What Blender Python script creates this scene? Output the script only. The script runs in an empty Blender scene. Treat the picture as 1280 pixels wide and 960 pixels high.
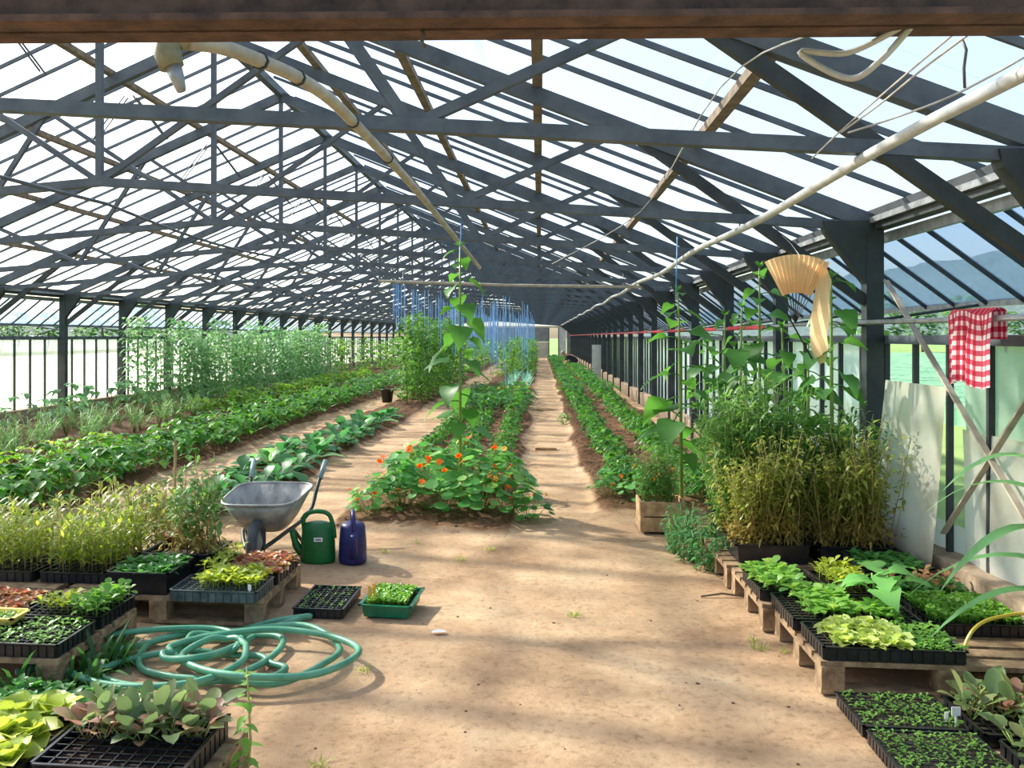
import bpy, math, random
import numpy as np
from mathutils import Vector, Matrix

SC = bpy.context.scene
COL = SC.collection
PI = math.pi

# ------------------------------------------------------------------ camera
FPX = 1118.0                      # focal length in pixels of the 1280 wide frame
YAW = 0.105                       # camera turned a little left of the long axis
VPX, VPY = 675.0, 421.0           # where the long axis of the greenhouse vanishes
CAMZ = 1.6
cs, sn = math.cos(YAW), math.sin(YAW)
CX = VPX - FPX * sn / cs
CY = VPY
cam = bpy.data.cameras.new('camera')
cam.sensor_width = 36.0
cam.lens = 36.0 * FPX / 1280.0
cam.shift_x = (640.0 - CX) / 1280.0
cam.shift_y = (CY - 480.0) / 1280.0
cam.clip_start = 0.05
cam.clip_end = 4000
camo = bpy.data.objects.new('camera', cam)
camo.location = (0, 0, CAMZ)
camo.rotation_euler = (PI / 2, 0, YAW)
COL.objects.link(camo)
SC.camera = camo

# ------------------------------------------------------------------ sky and sun
SUN = Vector((-0.45, 0.27, 0.37)).normalized()
w = bpy.data.worlds.new('sky'); SC.world = w; w.use_nodes = True
nt = w.node_tree; nt.nodes.clear()
sky = nt.nodes.new('ShaderNodeTexSky'); sky.sky_type = 'NISHITA'
sky.sun_disc = False
sky.sun_elevation = math.asin(SUN.z)
sky.sun_rotation = math.atan2(SUN.x, SUN.y)
sky.air_density = 1.0; sky.dust_density = 3.0; sky.ozone_density = 1.2; sky.altitude = 200
bg = nt.nodes.new('ShaderNodeBackground'); bg.inputs[1].default_value = 0.23
ow = nt.nodes.new('ShaderNodeOutputWorld')
nt.links.new(sky.outputs[0], bg.inputs[0]); nt.links.new(bg.outputs[0], ow.inputs[0])
sl = bpy.data.lights.new('sun', 'SUN'); sl.energy = 8.5; sl.angle = math.radians(1.8); sl.color = (1.0, 0.93, 0.82)
slo = bpy.data.objects.new('sun', sl); slo.rotation_euler = SUN.to_track_quat('Z', 'Y').to_euler(); COL.objects.link(slo)
SC.view_settings.view_transform = 'Standard'
SC.view_settings.look = 'None'
SC.view_settings.gamma = 1.0
SC.view_settings.use_curve_mapping = False
SC.view_settings.exposure = 0.6

# ------------------------------------------------------------------ helpers
RND = random.Random(7)
def U(a, b): return RND.uniform(a, b)
FW = Vector((-sn, cs, 0)); RT = Vector((cs, sn, 0))
def ray(px, py): return FW + RT * ((px - CX) / FPX) + Vector((0, 0, -(py - CY) / FPX))
def gp(px, py, z=0.0):            # pixel -> point on the level z
    r = ray(px, py); t = (z - CAMZ) / r.z
    return Vector((0, 0, CAMZ)) + r * t
def at_d(px, py, d): return Vector((0, 0, CAMZ)) + ray(px, py) * d
def at_X(px, py, X):
    r = ray(px, py); return Vector((0, 0, CAMZ)) + r * (X / r.x)
def depth(p): return p.x * -sn + p.y * cs

def V(*a): return Vector(a)

PROF = {
    'ovate': [(0, .12), (.25, .85), (.5, 1), (.78, .6), (1, .03)],
    'heart': [(0, .45), (.06, .85), (.16, 1), (.3, .98), (.45, .84), (.6, .62), (.78, .36), (.9, .16), (1, .02)],
    'spoon': [(0, .1), (.35, .3), (.62, 1), (.85, .85), (1, .2)],
    'blade': [(0, .7), (.3, 1), (.6, .85), (.85, .45), (1, .03)],
    'corn': [(0, .55), (.08, .8), (.18, .95), (.3, 1), (.42, .98), (.54, .9), (.66, .76), (.78, .56), (.9, .28), (1, .02)],
    'lance': [(0, .1), (.35, 1), (.7, .65), (1, .03)],
    'dia': [(0, .05), (.45, 1), (1, .03)],
    'round': [(0, .45), (.25, .95), (.55, 1), (.85, .65), (1, .1)],
}

class MB:
    def __init__(s): s.v = []; s.f = []; s.mi = []; s.m = 0
    def face(s, *idx): s.f.append(idx); s.mi.append(s.m)
    def box(s, c, sz, rz=0.0):
        c = Vector(c); x, y, z = sz[0] / 2, sz[1] / 2, sz[2] / 2
        co, si = math.cos(rz), math.sin(rz); b = len(s.v)
        for dz in (-z, z):
            for dx, dy in ((-x, -y), (x, -y), (x, y), (-x, y)):
                s.v.append((c.x + dx * co - dy * si, c.y + dx * si + dy * co, c.z + dz))
        for q in ((0, 3, 2, 1), (4, 5, 6, 7), (0, 1, 5, 4), (1, 2, 6, 5), (2, 3, 7, 6), (3, 0, 4, 7)):
            s.face(*[b + i for i in q])
        return s
    def bar(s, p, q, w, h=None, up=(0, 0, 1)):
        p = Vector(p); q = Vector(q); h = w if h is None else h
        d = (q - p).normalized(); up = Vector(up)
        if abs(d.dot(up)) > .98: up = Vector((0, 1, 0)) if abs(d.y) < .9 else Vector((1, 0, 0))
        a = d.cross(up).normalized() * (w / 2); n = a.cross(d).normalized() * (h / 2); b = len(s.v)
        for e in (p, q):
            for k in (-a - n, a - n, a + n, -a + n): s.v.append(tuple(e + k))
        for f in ((0, 1, 2, 3), (7, 6, 5, 4), (0, 4, 5, 1), (1, 5, 6, 2), (2, 6, 7, 3), (3, 7, 4, 0)):
            s.face(*[b + i for i in f])
        return s
    def tube(s, pts, r, n=6, closed=False):
        pts = [Vector(p) for p in pts]; m = len(pts); b = len(s.v); prev = None
        for i, p in enumerate(pts):
            a = pts[i - 1] if (i or closed) else p
            c = pts[(i + 1) % m] if (i < m - 1 or closed) else p
            d = (c - a).normalized()
            if prev is None:
                u = Vector((0, 0, 1)) if abs(d.z) < .9 else Vector((1, 0, 0))
                u = (u - d * u.dot(d)).normalized()
            else:
                u = prev - d * prev.dot(d)
                u = u.normalized() if u.length > 1e-6 else d.orthogonal().normalized()
            prev = u; v = d.cross(u); rr = r[i] if isinstance(r, (list, tuple)) else r
            for k in range(n):
                t = 2 * PI * k / n; s.v.append(tuple(p + u * (rr * math.cos(t)) + v * (rr * math.sin(t))))
        for i in range(m if closed else m - 1):
            j = (i + 1) % m
            for k in range(n):
                l = (k + 1) % n; s.face(b + i * n + k, b + i * n + l, b + j * n + l, b + j * n + k)
        if not closed:
            s.face(*[b + k for k in range(n)][::-1]); s.face(*[b + (m - 1) * n + k for k in range(n)])
        return s
    def lathe(s, prof, n=20, c=(0, 0, 0), sx=1.0, sy=1.0, cap=True):
        b = len(s.v); m = len(prof)
        for r, z in prof:
            for k in range(n):
                t = 2 * PI * k / n; s.v.append((c[0] + r * sx * math.cos(t), c[1] + r * sy * math.sin(t), c[2] + z))
        for i in range(m - 1):
            for k in range(n):
                l = (k + 1) % n; s.face(b + i * n + k, b + i * n + l, b + (i + 1) * n + l, b + (i + 1) * n + k)
        if cap:
            s.face(*[b + k for k in range(n)][::-1]); s.face(*[b + (m - 1) * n + k for k in range(n)])
        return s
    def leaf(s, p, d, L, W, droop=.3, prof='ovate', fold=.12, up=(0, 0, 1), mid=True, wav=0.0):
        p = Vector(p); d = Vector(d).normalized(); up = Vector(up)
        sd = d.cross(up)
        if sd.length < .05: sd = d.cross(Vector((RND.random() - .5, RND.random() - .5, .1)))
        sd.normalize(); n = sd.cross(d).normalized(); b = len(s.v); pr = PROF[prof]
        for i, (t, wd) in enumerate(pr):
            c = p + d * (L * t) - up * (droop * L * t * t); h = W / 2 * wd
            wz = n * (U(-wav, wav) * W) if wav else Vector((0, 0, 0))
            e = n * (fold * h * 2)
            s.v.append(tuple(c - sd * h + e + wz))
            if mid: s.v.append(tuple(c))
            s.v.append(tuple(c + sd * h + e - wz))
        st = 3 if mid else 2
        for i in range(len(pr) - 1):
            for k in range(st - 1):
                a = b + i * st + k; s.face(a, a + 1, a + st + 1, a + st)
        return s
    def disc(s, c, r, nrm, n=7, cup=.12):
        c = Vector(c); nrm = Vector(nrm).normalized(); u = nrm.orthogonal().normalized(); v = nrm.cross(u); b = len(s.v)
        s.v.append(tuple(c))
        for k in range(n):
            t = 2 * PI * k / n; rr = r * U(.9, 1.08)
            s.v.append(tuple(c + u * rr * math.cos(t) + v * rr * math.sin(t) + nrm * (cup * r)))
        for k in range(n): s.face(b, b + 1 + k, b + 1 + (k + 1) % n)
        return s
    def add(s, o, M=None):
        b = len(s.v)
        s.v += [tuple(M @ Vector(p)) for p in o.v] if M is not None else o.v
        s.f += [tuple(b + i for i in f) for f in o.f]; s.mi += [s.m if s.m else x for x in o.mi]
        return s
    def mesh(s, name, mats, smooth=False):
        me = bpy.data.meshes.new(name); me.from_pydata(s.v, [], s.f)
        mats = mats if isinstance(mats, (list, tuple)) else [mats]
        for m in mats: me.materials.append(MAT[m] if isinstance(m, str) else m)
        if len(mats) > 1: me.polygons.foreach_set('material_index', s.mi)
        if smooth or (mats and isinstance(mats[0], str) and mats[0] in LEAFY): me.polygons.foreach_set('use_smooth', [True] * len(me.polygons))
        me.update(); return me
    def build(s, name, mats, parent=None, smooth=False, loc=None):
        return put(s.mesh(name, mats, smooth), name, parent, loc)

def put(me, name, parent=None, loc=None, rz=0.0, sc=None, rot=None):
    o = bpy.data.objects.new(name, me); COL.objects.link(o)
    if parent is not None: o.parent = parent
    if loc is not None: o.location = loc
    if rot is not None: o.rotation_euler = rot
    elif rz: o.rotation_euler = (0, 0, rz)
    if sc is not None: o.scale = (sc, sc, sc) if isinstance(sc, (int, float)) else sc
    return o
def tag(o, label, cat, group=None, kind=None):
    o['label'] = label; o['category'] = cat
    if group: o['group'] = group
    if kind: o['kind'] = kind
    return o
def thing(name, label, cat, loc=(0, 0, 0), rz=0.0, group=None, kind=None):
    return tag(put(None, name, None, loc, rz), label, cat, group, kind)

# merge many transformed copies of a builder into one mesh (numpy)
def scatter(name, protos, xf, mats):
    VV = []; FF = []; MM = []; off = 0
    pre = []
    for p in protos:
        tri = []; mi = []
        for f, m in zip(p.f, p.mi):
            for k in range(1, len(f) - 1): tri.append((f[0], f[k], f[k + 1])); mi.append(m)
        pre.append((np.array(p.v, float), np.array(tri, int), np.array(mi, int)))
    for i, (x, y, z, rz, sc_) in enumerate(xf):
        v, t, m = pre[i % len(pre)]
        co, si = math.cos(rz), math.sin(rz)
        R = np.array([[co, si, 0], [-si, co, 0], [0, 0, 1]]) * sc_
        VV.append(v @ R + np.array([x, y, z])); FF.append(t + off); MM.append(m); off += len(v)
    vv = np.concatenate(VV); ff = np.concatenate(FF); mm = np.concatenate(MM)
    me = bpy.data.meshes.new(name)
    me.vertices.add(len(vv)); me.vertices.foreach_set('co', vv.ravel())
    me.loops.add(len(ff) * 3); me.loops.foreach_set('vertex_index', ff.ravel().astype(np.int32))
    me.polygons.add(len(ff)); me.polygons.foreach_set('loop_start', np.arange(0, len(ff) * 3, 3, dtype=np.int32))
    for m in mats: me.materials.append(MAT[m])
    if len(mats) > 1: me.polygons.foreach_set('material_index', mm.astype(np.int32))
    me.update(calc_edges=True); me.validate()
    return me

# ------------------------------------------------------------------ materials
MAT = {}
LEAFY = set()
def newmat(name):
    m = bpy.data.materials.new(name); m.use_nodes = True; m.node_tree.nodes.clear(); MAT[name] = m
    return m, m.node_tree.nodes, m.node_tree.links
def lin(c):
    return tuple(((x / 255) / 12.92 if x / 255 <= .04045 else ((x / 255 + .055) / 1.055) ** 2.4) for x in c) + (1,)
def noise(N, L, sc, det=4, co=None, rough=.6):
    t = N.new('ShaderNodeTexNoise'); t.inputs['Scale'].default_value = sc; t.inputs['Detail'].default_value = det; t.inputs['Roughness'].default_value = rough
    if co is not None: L.new(co, t.inputs['Vector'])
    return t
def ramp(N, L, fac, stops):
    r = N.new('ShaderNodeValToRGB'); e = r.color_ramp.elements
    while len(e) > 1: e.remove(e[-1])
    e[0].position = stops[0][0]; e[0].color = stops[0][1]
    for p, c in stops[1:]:
        k = e.new(p); k.color = c
    L.new(fac, r.inputs[0]); return r
def out(N, L, sh):
    o = N.new('ShaderNodeOutputMaterial'); L.new(sh, o.inputs[0])
def rnd_fac(N, L):                 # a different number for each leaf and each plant
    g = N.new('ShaderNodeNewGeometry'); oi = N.new('ShaderNodeObjectInfo')
    a = N.new('ShaderNodeMath'); a.operation = 'MULTIPLY'; a.inputs[1].default_value = .7; L.new(g.outputs['Random Per Island'], a.inputs[0])
    b = N.new('ShaderNodeMath'); b.operation = 'MULTIPLY_ADD'; b.inputs[1].default_value = .3; L.new(oi.outputs['Random'], b.inputs[0]); L.new(a.outputs[0], b.inputs[2])
    return b.outputs[0]
def mat_plain(name, c1, c2=None, rough=.6, scale=8, metal=0, bump=0.0, spec=.5, det=5):
    m, N, L = newmat(name); p = N.new('ShaderNodeBsdfPrincipled')
    p.inputs['Roughness'].default_value = rough; p.inputs['Metallic'].default_value = metal; p.inputs['Specular IOR Level'].default_value = spec
    tc = N.new('ShaderNodeTexCoord'); n = noise(N, L, scale, det, tc.outputs['Object'])
    r = ramp(N, L, n.outputs[0], [(.32, lin(c1)), (.68, lin(c2 or c1))]); L.new(r.outputs[0], p.inputs['Base Color'])
    if bump:
        b = N.new('ShaderNodeBump'); b.inputs['Strength'].default_value = bump; b.inputs['Distance'].default_value = .02
        L.new(n.outputs[0], b.inputs['Height']); L.new(b.outputs[0], p.inputs['Normal'])
    out(N, L, p.outputs[0]); return m
def mat_leaf(name, c1, c2, c3=None, tr=.42, rough=.42):
    LEAFY.add(name); m, N, L = newmat(name); f = rnd_fac(N, L)
    st = [(.05, lin(c1)), (.75, lin(c2))]
    if c3: st.append((.97, lin(c3)))
    r = ramp(N, L, f, st)
    p = N.new('ShaderNodeBsdfPrincipled'); p.inputs['Roughness'].default_value = rough; p.inputs['Specular IOR Level'].default_value = .5
    t = N.new('ShaderNodeBsdfTranslucent'); mx = N.new('ShaderNodeMixShader'); mx.inputs[0].default_value = tr
    hs = N.new('ShaderNodeHueSaturation'); hs.inputs['Hue'].default_value = .485; hs.inputs['Saturation'].default_value = 1.05; hs.inputs['Value'].default_value = 1.7
    L.new(r.outputs[0], p.inputs['Base Color']); L.new(r.outputs[0], hs.inputs['Color']); L.new(hs.outputs[0], t.inputs[0])
    L.new(p.outputs[0], mx.inputs[1]); L.new(t.outputs[0], mx.inputs[2]); out(N, L, mx.outputs[0]); return m
def mat_sheet(name, clear, tint, white, wtr=.6, dirt=None, rough=.2, vary=0.0, vtint=None):
    # glass or plastic sheet: part clear, part milky (lets light through diffusely), thin gloss
    m, N, L = newmat(name); tc = N.new('ShaderNodeTexCoord')
    tb = N.new('ShaderNodeBsdfTransparent'); tb.inputs[0].default_value = tint
    tl = N.new('ShaderNodeBsdfTranslucent'); df = N.new('ShaderNodeBsdfDiffuse')
    wcol = N.new('ShaderNodeMix'); wcol.data_type = 'RGBA'; wcol.inputs[6].default_value = white; wcol.inputs[7].default_value = dirt or white
    n = noise(N, L, 3.0, 4, tc.outputs['Object'])
    rr = ramp(N, L, n.outputs[0], [(.4, (0, 0, 0, 1)), (.75, (1, 1, 1, 1))]); L.new(rr.outputs[0], wcol.inputs[0])
    L.new(wcol.outputs[2], tl.inputs[0]); L.new(wcol.outputs[2], df.inputs[0])
    m1 = N.new('ShaderNodeMixShader'); m1.inputs[0].default_value = wtr; L.new(df.outputs[0], m1.inputs[1]); L.new(tl.outputs[0], m1.inputs[2])
    m2 = N.new('ShaderNodeMixShader'); L.new(m1.outputs[0], m2.inputs[1]); L.new(tb.outputs[0], m2.inputs[2])
    if vary:
        f = rnd_fac(N, L); mr = N.new('ShaderNodeMapRange'); mr.inputs[1].default_value = .15; mr.inputs[2].default_value = .95
        mr.inputs[3].default_value = clear + vary; mr.inputs[4].default_value = clear - vary; L.new(f, mr.inputs[0]); L.new(mr.outputs[0], m2.inputs[0])
        if vtint:
            r2 = ramp(N, L, f, [(.6, tint), (.9, vtint)]); L.new(r2.outputs[0], tb.inputs[0])
    else: m2.inputs[0].default_value = clear
    gl = N.new('ShaderNodeBsdfGlossy'); gl.inputs['Roughness'].default_value = rough
    m3 = N.new('ShaderNodeMixShader'); m3.inputs[0].default_value = .05; L.new(m2.outputs[0], m3.inputs[1]); L.new(gl.outputs[0], m3.inputs[2])
    out(N, L, m3.outputs[0]); return m

mat_plain('steel', (66, 75, 86), (94, 103, 112), .55, 5, bump=.05)
mat_plain('steel_dark', (34, 40, 44), (56, 62, 64), .5, 6)
mat_plain('rust_beam', (54, 39, 34), (104, 76, 62), .8, 14, bump=.3)
mat_plain('timber_grey', (92, 80, 68), (140, 124, 106), .8, 10, bump=.2)
mat_plain('galv', (128, 132, 134), (178, 182, 184), .35, 12, metal=.35)
mat_plain('pipe_white', (170, 172, 170), (205, 206, 202), .4, 10)
mat_plain('pipe_tan', (150, 140, 122), (190, 180, 160), .5, 9)
mat_plain('pipe_elbow', (112, 110, 84), (150, 144, 112), .5, 20)
mat_plain('wire', (150, 150, 146), (200, 198, 190), .5, 10)
mat_plain('wire_dark', (70, 66, 62), (110, 104, 98), .5, 10)
mat_plain('concrete', (120, 102, 82), (176, 156, 130), .85, 9, bump=.4)
mat_plain('pallet_wood', (108, 84, 60), (176, 148, 112), .8, 14, bump=.25)
mat_plain('tray_black', (20, 21, 24), (38, 40, 44), .32, 20)
mat_plain('tray_grey', (58, 66, 70), (96, 104, 104), .4, 20)
mat_plain('tray_green', (12, 92, 62), (24, 122, 84), .35, 12)
mat_plain('tray_yellow', (220, 190, 70), (238, 214, 110), .45, 12)
mat_plain('potting_soil', (30, 22, 16), (70, 52, 40), .95, 60, bump=.6)
mat_plain('hose', (66, 136, 104), (110, 176, 140), .38, 6)
mat_plain('can_green', (8, 84, 34), (16, 112, 52), .4, 6)
mat_plain('can_blue', (22, 24, 78), (38, 40, 110), .4, 6)
mat_plain('sticker', (225, 225, 220), (240, 240, 236), .5, 6)
mat_plain('sticker_print', (90, 90, 90), (120, 120, 120), .5, 6)
mat_plain('barrow_tub', (120, 122, 120), (172, 172, 166), .45, 9, metal=.3)
mat_plain('barrow_frame', (30, 44, 36), (48, 62, 52), .45, 9)
mat_plain('grip', (104, 132, 134), (140, 164, 164), .5, 9)
mat_plain('rubber', (62, 66, 72), (96, 100, 106), .7, 12)
mat_plain('terracotta', (120, 58, 40), (160, 88, 62), .8, 14)
mat_plain('label_orange', (226, 158, 30), (240, 176, 44), .5, 9)
mat_plain('label_white', (228, 228, 216), (244, 244, 236), .5, 9)
mat_plain('twine_blue', (86, 150, 214), (140, 190, 236), .6, 9)
mat_plain('red_paint', (186, 30, 44), (214, 60, 72), .5, 9)
mat_plain('fan_rib', (24, 20, 18), (46, 40, 34), .5, 12)
mat_plain('paper_scrap', (222, 218, 208), (240, 236, 228), .7, 9)
mat_plain('board_white', (196, 198, 192), (222, 222, 214), .6, 4)
mat_plain('board_grey', (120, 122, 120), (150, 150, 148), .6, 4)
mat_plain('board_cream', (186, 180, 154), (214, 208, 180), .7, 3)
mat_plain('sign_yellow', (238, 200, 20), (248, 214, 40), .5, 4)
mat_plain('sign_black', (16, 16, 16), (24, 24, 24), .5, 4)
mat_plain('yellow_pipe', (206, 178, 40), (226, 200, 70), .4, 8)
mat_plain('skin', (196, 140, 108), (214, 160, 128), .6, 8)
mat_plain('hair', (150, 132, 112), (180, 160, 136), .7, 30)
mat_plain('dark_cloth', (34, 32, 42), (52, 50, 62), .85, 12)
mat_plain('bucket_black', (22, 22, 24), (44, 44, 46), .5, 8)
mat_plain('rough_wood', (150, 116, 78), (206, 172, 128), .8, 12, bump=.2)
mat_plain('clod', (92, 68, 50), (150, 120, 92), .95, 6)
mat_plain('bark', (70, 58, 46), (104, 88, 70), .9, 12)
mat_plain('forest', (34, 54, 56), (76, 100, 96), .95, .35, det=8)
mat_plain('field_grass', (78, 116, 52), (130, 156, 78), .95, .25, det=8)
mat_plain('crop_field', (52, 104, 80), (112, 160, 124), .9, 1.6, det=6)
mat_sheet('roof_glass', .66, (.93, .97, .98, 1), (.82, .86, .88, 1), .75, vary=.12, vtint=(.66, .80, .90, 1))
mat_sheet('vent_glass', .60, (.66, .78, .94, 1), (.48, .62, .80, 1), .6, vary=.1, vtint=(.50, .64, .86, 1))
mat_sheet('wall_glass', .20, (.90, .95, .92, 1), (.86, .88, .84, 1), .6, vary=.08)
mat_sheet('wall_milk', .12, (.9, .95, .92, 1), (.74, .74, .70, 1), .6, dirt=(.62, .60, .50, 1))
mat_sheet('plastic_sheet', .07, (.72, .84, .72, 1), (.74, .71, .58, 1), .55, dirt=(.56, .47, .33, 1))
mat_sheet('plastic_green', .22, (.55, .74, .52, 1), (.56, .66, .52, 1), .6, dirt=(.42, .50, .36, 1))

mat_leaf('bean', (42, 99, 31), (83, 149, 51), (140, 186, 72))
mat_leaf('bean_light', (83, 143, 42), (136, 186, 63), (197, 213, 95))
mat_leaf('cabbage', (49, 108, 63), (95, 152, 97), (140, 179, 117))
mat_leaf('tomato', (49, 102, 38), (99, 152, 60), (152, 181, 79))
mat_leaf('tall_green', (70, 129, 79), (129, 174, 113), (174, 209, 140))
mat_leaf('fennel', (90, 149, 86), (143, 190, 113))
mat_leaf('leek', (83, 149, 131), (140, 193, 165), rough=.5)
mat_leaf('sunflower', (42, 98, 36), (84, 142, 60), (124, 170, 84), tr=.45)
mat_leaf('stem_green', (99, 136, 56), (147, 174, 83), tr=.15)
mat_leaf('stem_dry', (140, 122, 74), (195, 174, 113), tr=.15)
mat_leaf('nasturtium', (63, 138, 60), (122, 181, 99), (163, 209, 106))
mat_leaf('petal_orange', (232, 104, 14), (246, 142, 30), tr=.35)
mat_leaf('petal_yellow', (240, 170, 30), (246, 200, 60), tr=.35)
mat_leaf('herb', (104, 128, 52), (152, 164, 78), (186, 184, 106))
mat_leaf('herb_dry', (136, 126, 62), (178, 162, 86), (198, 188, 124), tr=.38)
mat_leaf('herb_green', (70, 122, 56), (116, 158, 80), (152, 184, 100), tr=.45)
mat_leaf('seed_yellow', (128, 154, 44), (176, 190, 72), (204, 206, 108), tr=.48)
mat_leaf('seed_green', (83, 143, 58), (136, 181, 79), (186, 216, 117))
mat_leaf('seed_dark', (45, 104, 45), (88, 149, 70), (140, 186, 106))
mat_leaf('seed_red', (150, 88, 72), (186, 150, 102), (188, 184, 104))
mat_leaf('lettuce', (150, 176, 80), (192, 206, 118), (222, 220, 160), tr=.45)
mat_leaf('lettuce_olive', (140, 163, 67), (181, 197, 83), (209, 213, 106))
mat_leaf('brassica', (84, 116, 74), (124, 144, 92), (160, 160, 104))
mat_leaf('brassica_pink', (130, 92, 82), (166, 130, 108), (190, 164, 124))
mat_leaf('seed_tall', (112, 142, 48), (164, 182, 72), (200, 200, 104), tr=.5)
mat_leaf('paper_fan', (214, 182, 132), (236, 212, 166), tr=.5, rough=.7)
mat_leaf('cress', (92, 148, 50), (134, 180, 78), (170, 204, 104))
mat_leaf('corn', (72, 131, 83), (117, 170, 108), rough=.35)
mat_leaf('weed', (45, 90, 42), (76, 127, 60), (113, 154, 79))
mat_leaf('squash', (83, 154, 74), (136, 193, 108), (174, 213, 129))
mat_leaf('grass_leaf', (129, 154, 72), (174, 186, 99))
mat_leaf('tree_leaf', (58, 99, 56), (108, 147, 92))

LEAFY.discard('paper_fan')
def soil_material():
    m, N, L = newmat('soil'); tc = N.new('ShaderNodeTexCoord'); p = N.new('ShaderNodeBsdfPrincipled')
    p.inputs['Roughness'].default_value = .95; p.inputs['Specular IOR Level'].default_value = .15
    at = N.new('ShaderNodeAttribute'); at.attribute_name = 'tilled'
    n1 = noise(N, L, 1.3, 6, tc.outputs['Object'], .65); n2 = noise(N, L, 22, 6, tc.outputs['Object'], .7); n3 = noise(N, L, 5.5, 5, tc.outputs['Object'])
    sand = ramp(N, L, n1.outputs[0], [(.28, lin((138, 110, 84))), (.5, lin((180, 150, 118))), (.72, lin((204, 178, 144)))])
    dirt = ramp(N, L, n2.outputs[0], [(.3, lin((70, 48, 34))), (.55, lin((112, 82, 58))), (.75, lin((146, 112, 82)))])
    spk = ramp(N, L, n2.outputs[0], [(.3, (.5, .46, .42, 1)), (.47, (.96, .95, .94, 1)), (.75, (1.08, 1.06, 1.02, 1))])
    mul = N.new('ShaderNodeMix'); mul.data_type = 'RGBA'; mul.blend_type = 'MULTIPLY'; mul.inputs[0].default_value = .8
    L.new(sand.outputs[0], mul.inputs[6]); L.new(spk.outputs[0], mul.inputs[7])
    ad = N.new('ShaderNodeMath'); ad.operation = 'MULTIPLY_ADD'; ad.inputs[1].default_value = .7; ad.inputs[2].default_value = -.35
    L.new(n3.outputs[0], ad.inputs[0])
    s2 = N.new('ShaderNodeMath'); s2.operation = 'ADD'; L.new(at.outputs['Fac'], s2.inputs[0]); L.new(ad.outputs[0], s2.inputs[1])
    mr = N.new('ShaderNodeMapRange'); mr.inputs[1].default_value = .3; mr.inputs[2].default_value = .7; L.new(s2.outputs[0], mr.inputs[0])
    mx = N.new('ShaderNodeMix'); mx.data_type = 'RGBA'; L.new(mr.outputs[0], mx.inputs[0]); L.new(mul.outputs[2], mx.inputs[6]); L.new(dirt.outputs[0], mx.inputs[7])
    L.new(mx.outputs[2], p.inputs['Base Color'])
    b = N.new('ShaderNodeBump'); b.inputs['Strength'].default_value = .5; b.inputs['Distance'].default_value = .02
    L.new(n2.outputs[0], b.inputs['Height']); L.new(b.outputs[0], p.inputs['Normal']); out(N, L, p.outputs[0])
soil_material()

def gingham_material():
    m, N, L = newmat('gingham'); uv = N.new('ShaderNodeUVMap'); sp = N.new('ShaderNodeSeparateXYZ'); L.new(uv.outputs[0], sp.inputs[0])
    fs = []
    for i in (0, 1):
        a = N.new('ShaderNodeMath'); a.operation = 'FRACT'; L.new(sp.outputs[i], a.inputs[0])
        g = N.new('ShaderNodeMath'); g.operation = 'GREATER_THAN'; g.inputs[1].default_value = .48; L.new(a.outputs[0], g.inputs[0]); fs.append(g)
    s = N.new('ShaderNodeMath'); s.operation = 'ADD'; L.new(fs[0].outputs[0], s.inputs[0]); L.new(fs[1].outputs[0], s.inputs[1])
    h = N.new('ShaderNodeMath'); h.operation = 'MULTIPLY'; h.inputs[1].default_value = .5; L.new(s.outputs[0], h.inputs[0])
    r = ramp(N, L, h.outputs[0], [(0, lin((238, 226, 222))), (.5, lin((206, 84, 104))), (1, lin((176, 20, 48)))])
    r.color_ramp.interpolation = 'CONSTANT'
    r.color_ramp.elements[1].position = .3; r.color_ramp.elements[2].position = .8
    p = N.new('ShaderNodeBsdfPrincipled'); p.inputs['Roughness'].default_value = .9; t = N.new('ShaderNodeBsdfTranslucent'); mx = N.new('ShaderNodeMixShader'); mx.inputs[0].default_value = .3
    L.new(r.outputs[0], p.inputs['Base Color']); L.new(r.outputs[0], t.inputs[0]); L.new(p.outputs[0], mx.inputs[1]); L.new(t.outputs[0], mx.inputs[2]); out(N, L, mx.outputs[0])
gingham_material()
# ------------------------------------------------------------------ ground
XL, XR, XC = -9.36, 2.40, -3.48
Y0, BAY, NF = 1.78, 2.5, 28
FY = [Y0 + BAY * k for k in range(NF)]
YE = FY[-1] + .12
BEDS = [(.52, 2.12, 8.2), (-1.78, -.22, 7.2), (-3.6, -2.62, 7.4), (-5.65, -4.25, 5.6), (-9.2, -5.95, 5.2)]
_lat = np.random.RandomState(3).rand(64, 64)
def vn(x, y, s):
    x = np.asarray(x, float) * s + 1000; y = np.asarray(y, float) * s + 1000
    xi = np.floor(x).astype(int); yi = np.floor(y).astype(int); fx = x - xi; fy = y - yi
    fx = fx * fx * (3 - 2 * fx); fy = fy * fy * (3 - 2 * fy)
    a = _lat[xi % 64, yi % 64]; b = _lat[(xi + 1) % 64, yi % 64]; c = _lat[xi % 64, (yi + 1) % 64]; d = _lat[(xi + 1) % 64, (yi + 1) % 64]
    return (a * (1 - fx) + b * fx) * (1 - fy) + (c * (1 - fx) + d * fx) * fy
def sst(a, b, x): t = np.clip((x - a) / (b - a), 0, 1); return t * t * (3 - 2 * t)
def till(x, y):
    x = np.asarray(x, float); y = np.asarray(y, float); t = np.zeros_like(x + y)
    wob = (vn(x, y, .8) - .5) * .22
    for a, b, ys in BEDS:
        t = np.maximum(t, sst(a - .08, a + .08, x + wob) * (1 - sst(b - .08, b + .08, x + wob)) * sst(ys - .25, ys + .25, y + wob * 2))
    return t
def gh(x, y):
    t = till(x, y)
    h = (vn(x, y, 1.1) - .5) * .025 + (vn(x, y, 4) - .5) * .012
    h = h + t * (.055 + (vn(x, y, 9) - .5) * .05 + (vn(x, y, 19) - .5) * .035)
    return h
def gz(x, y): return float(gh(np.array([x]), np.array([y]))[0])

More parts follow.
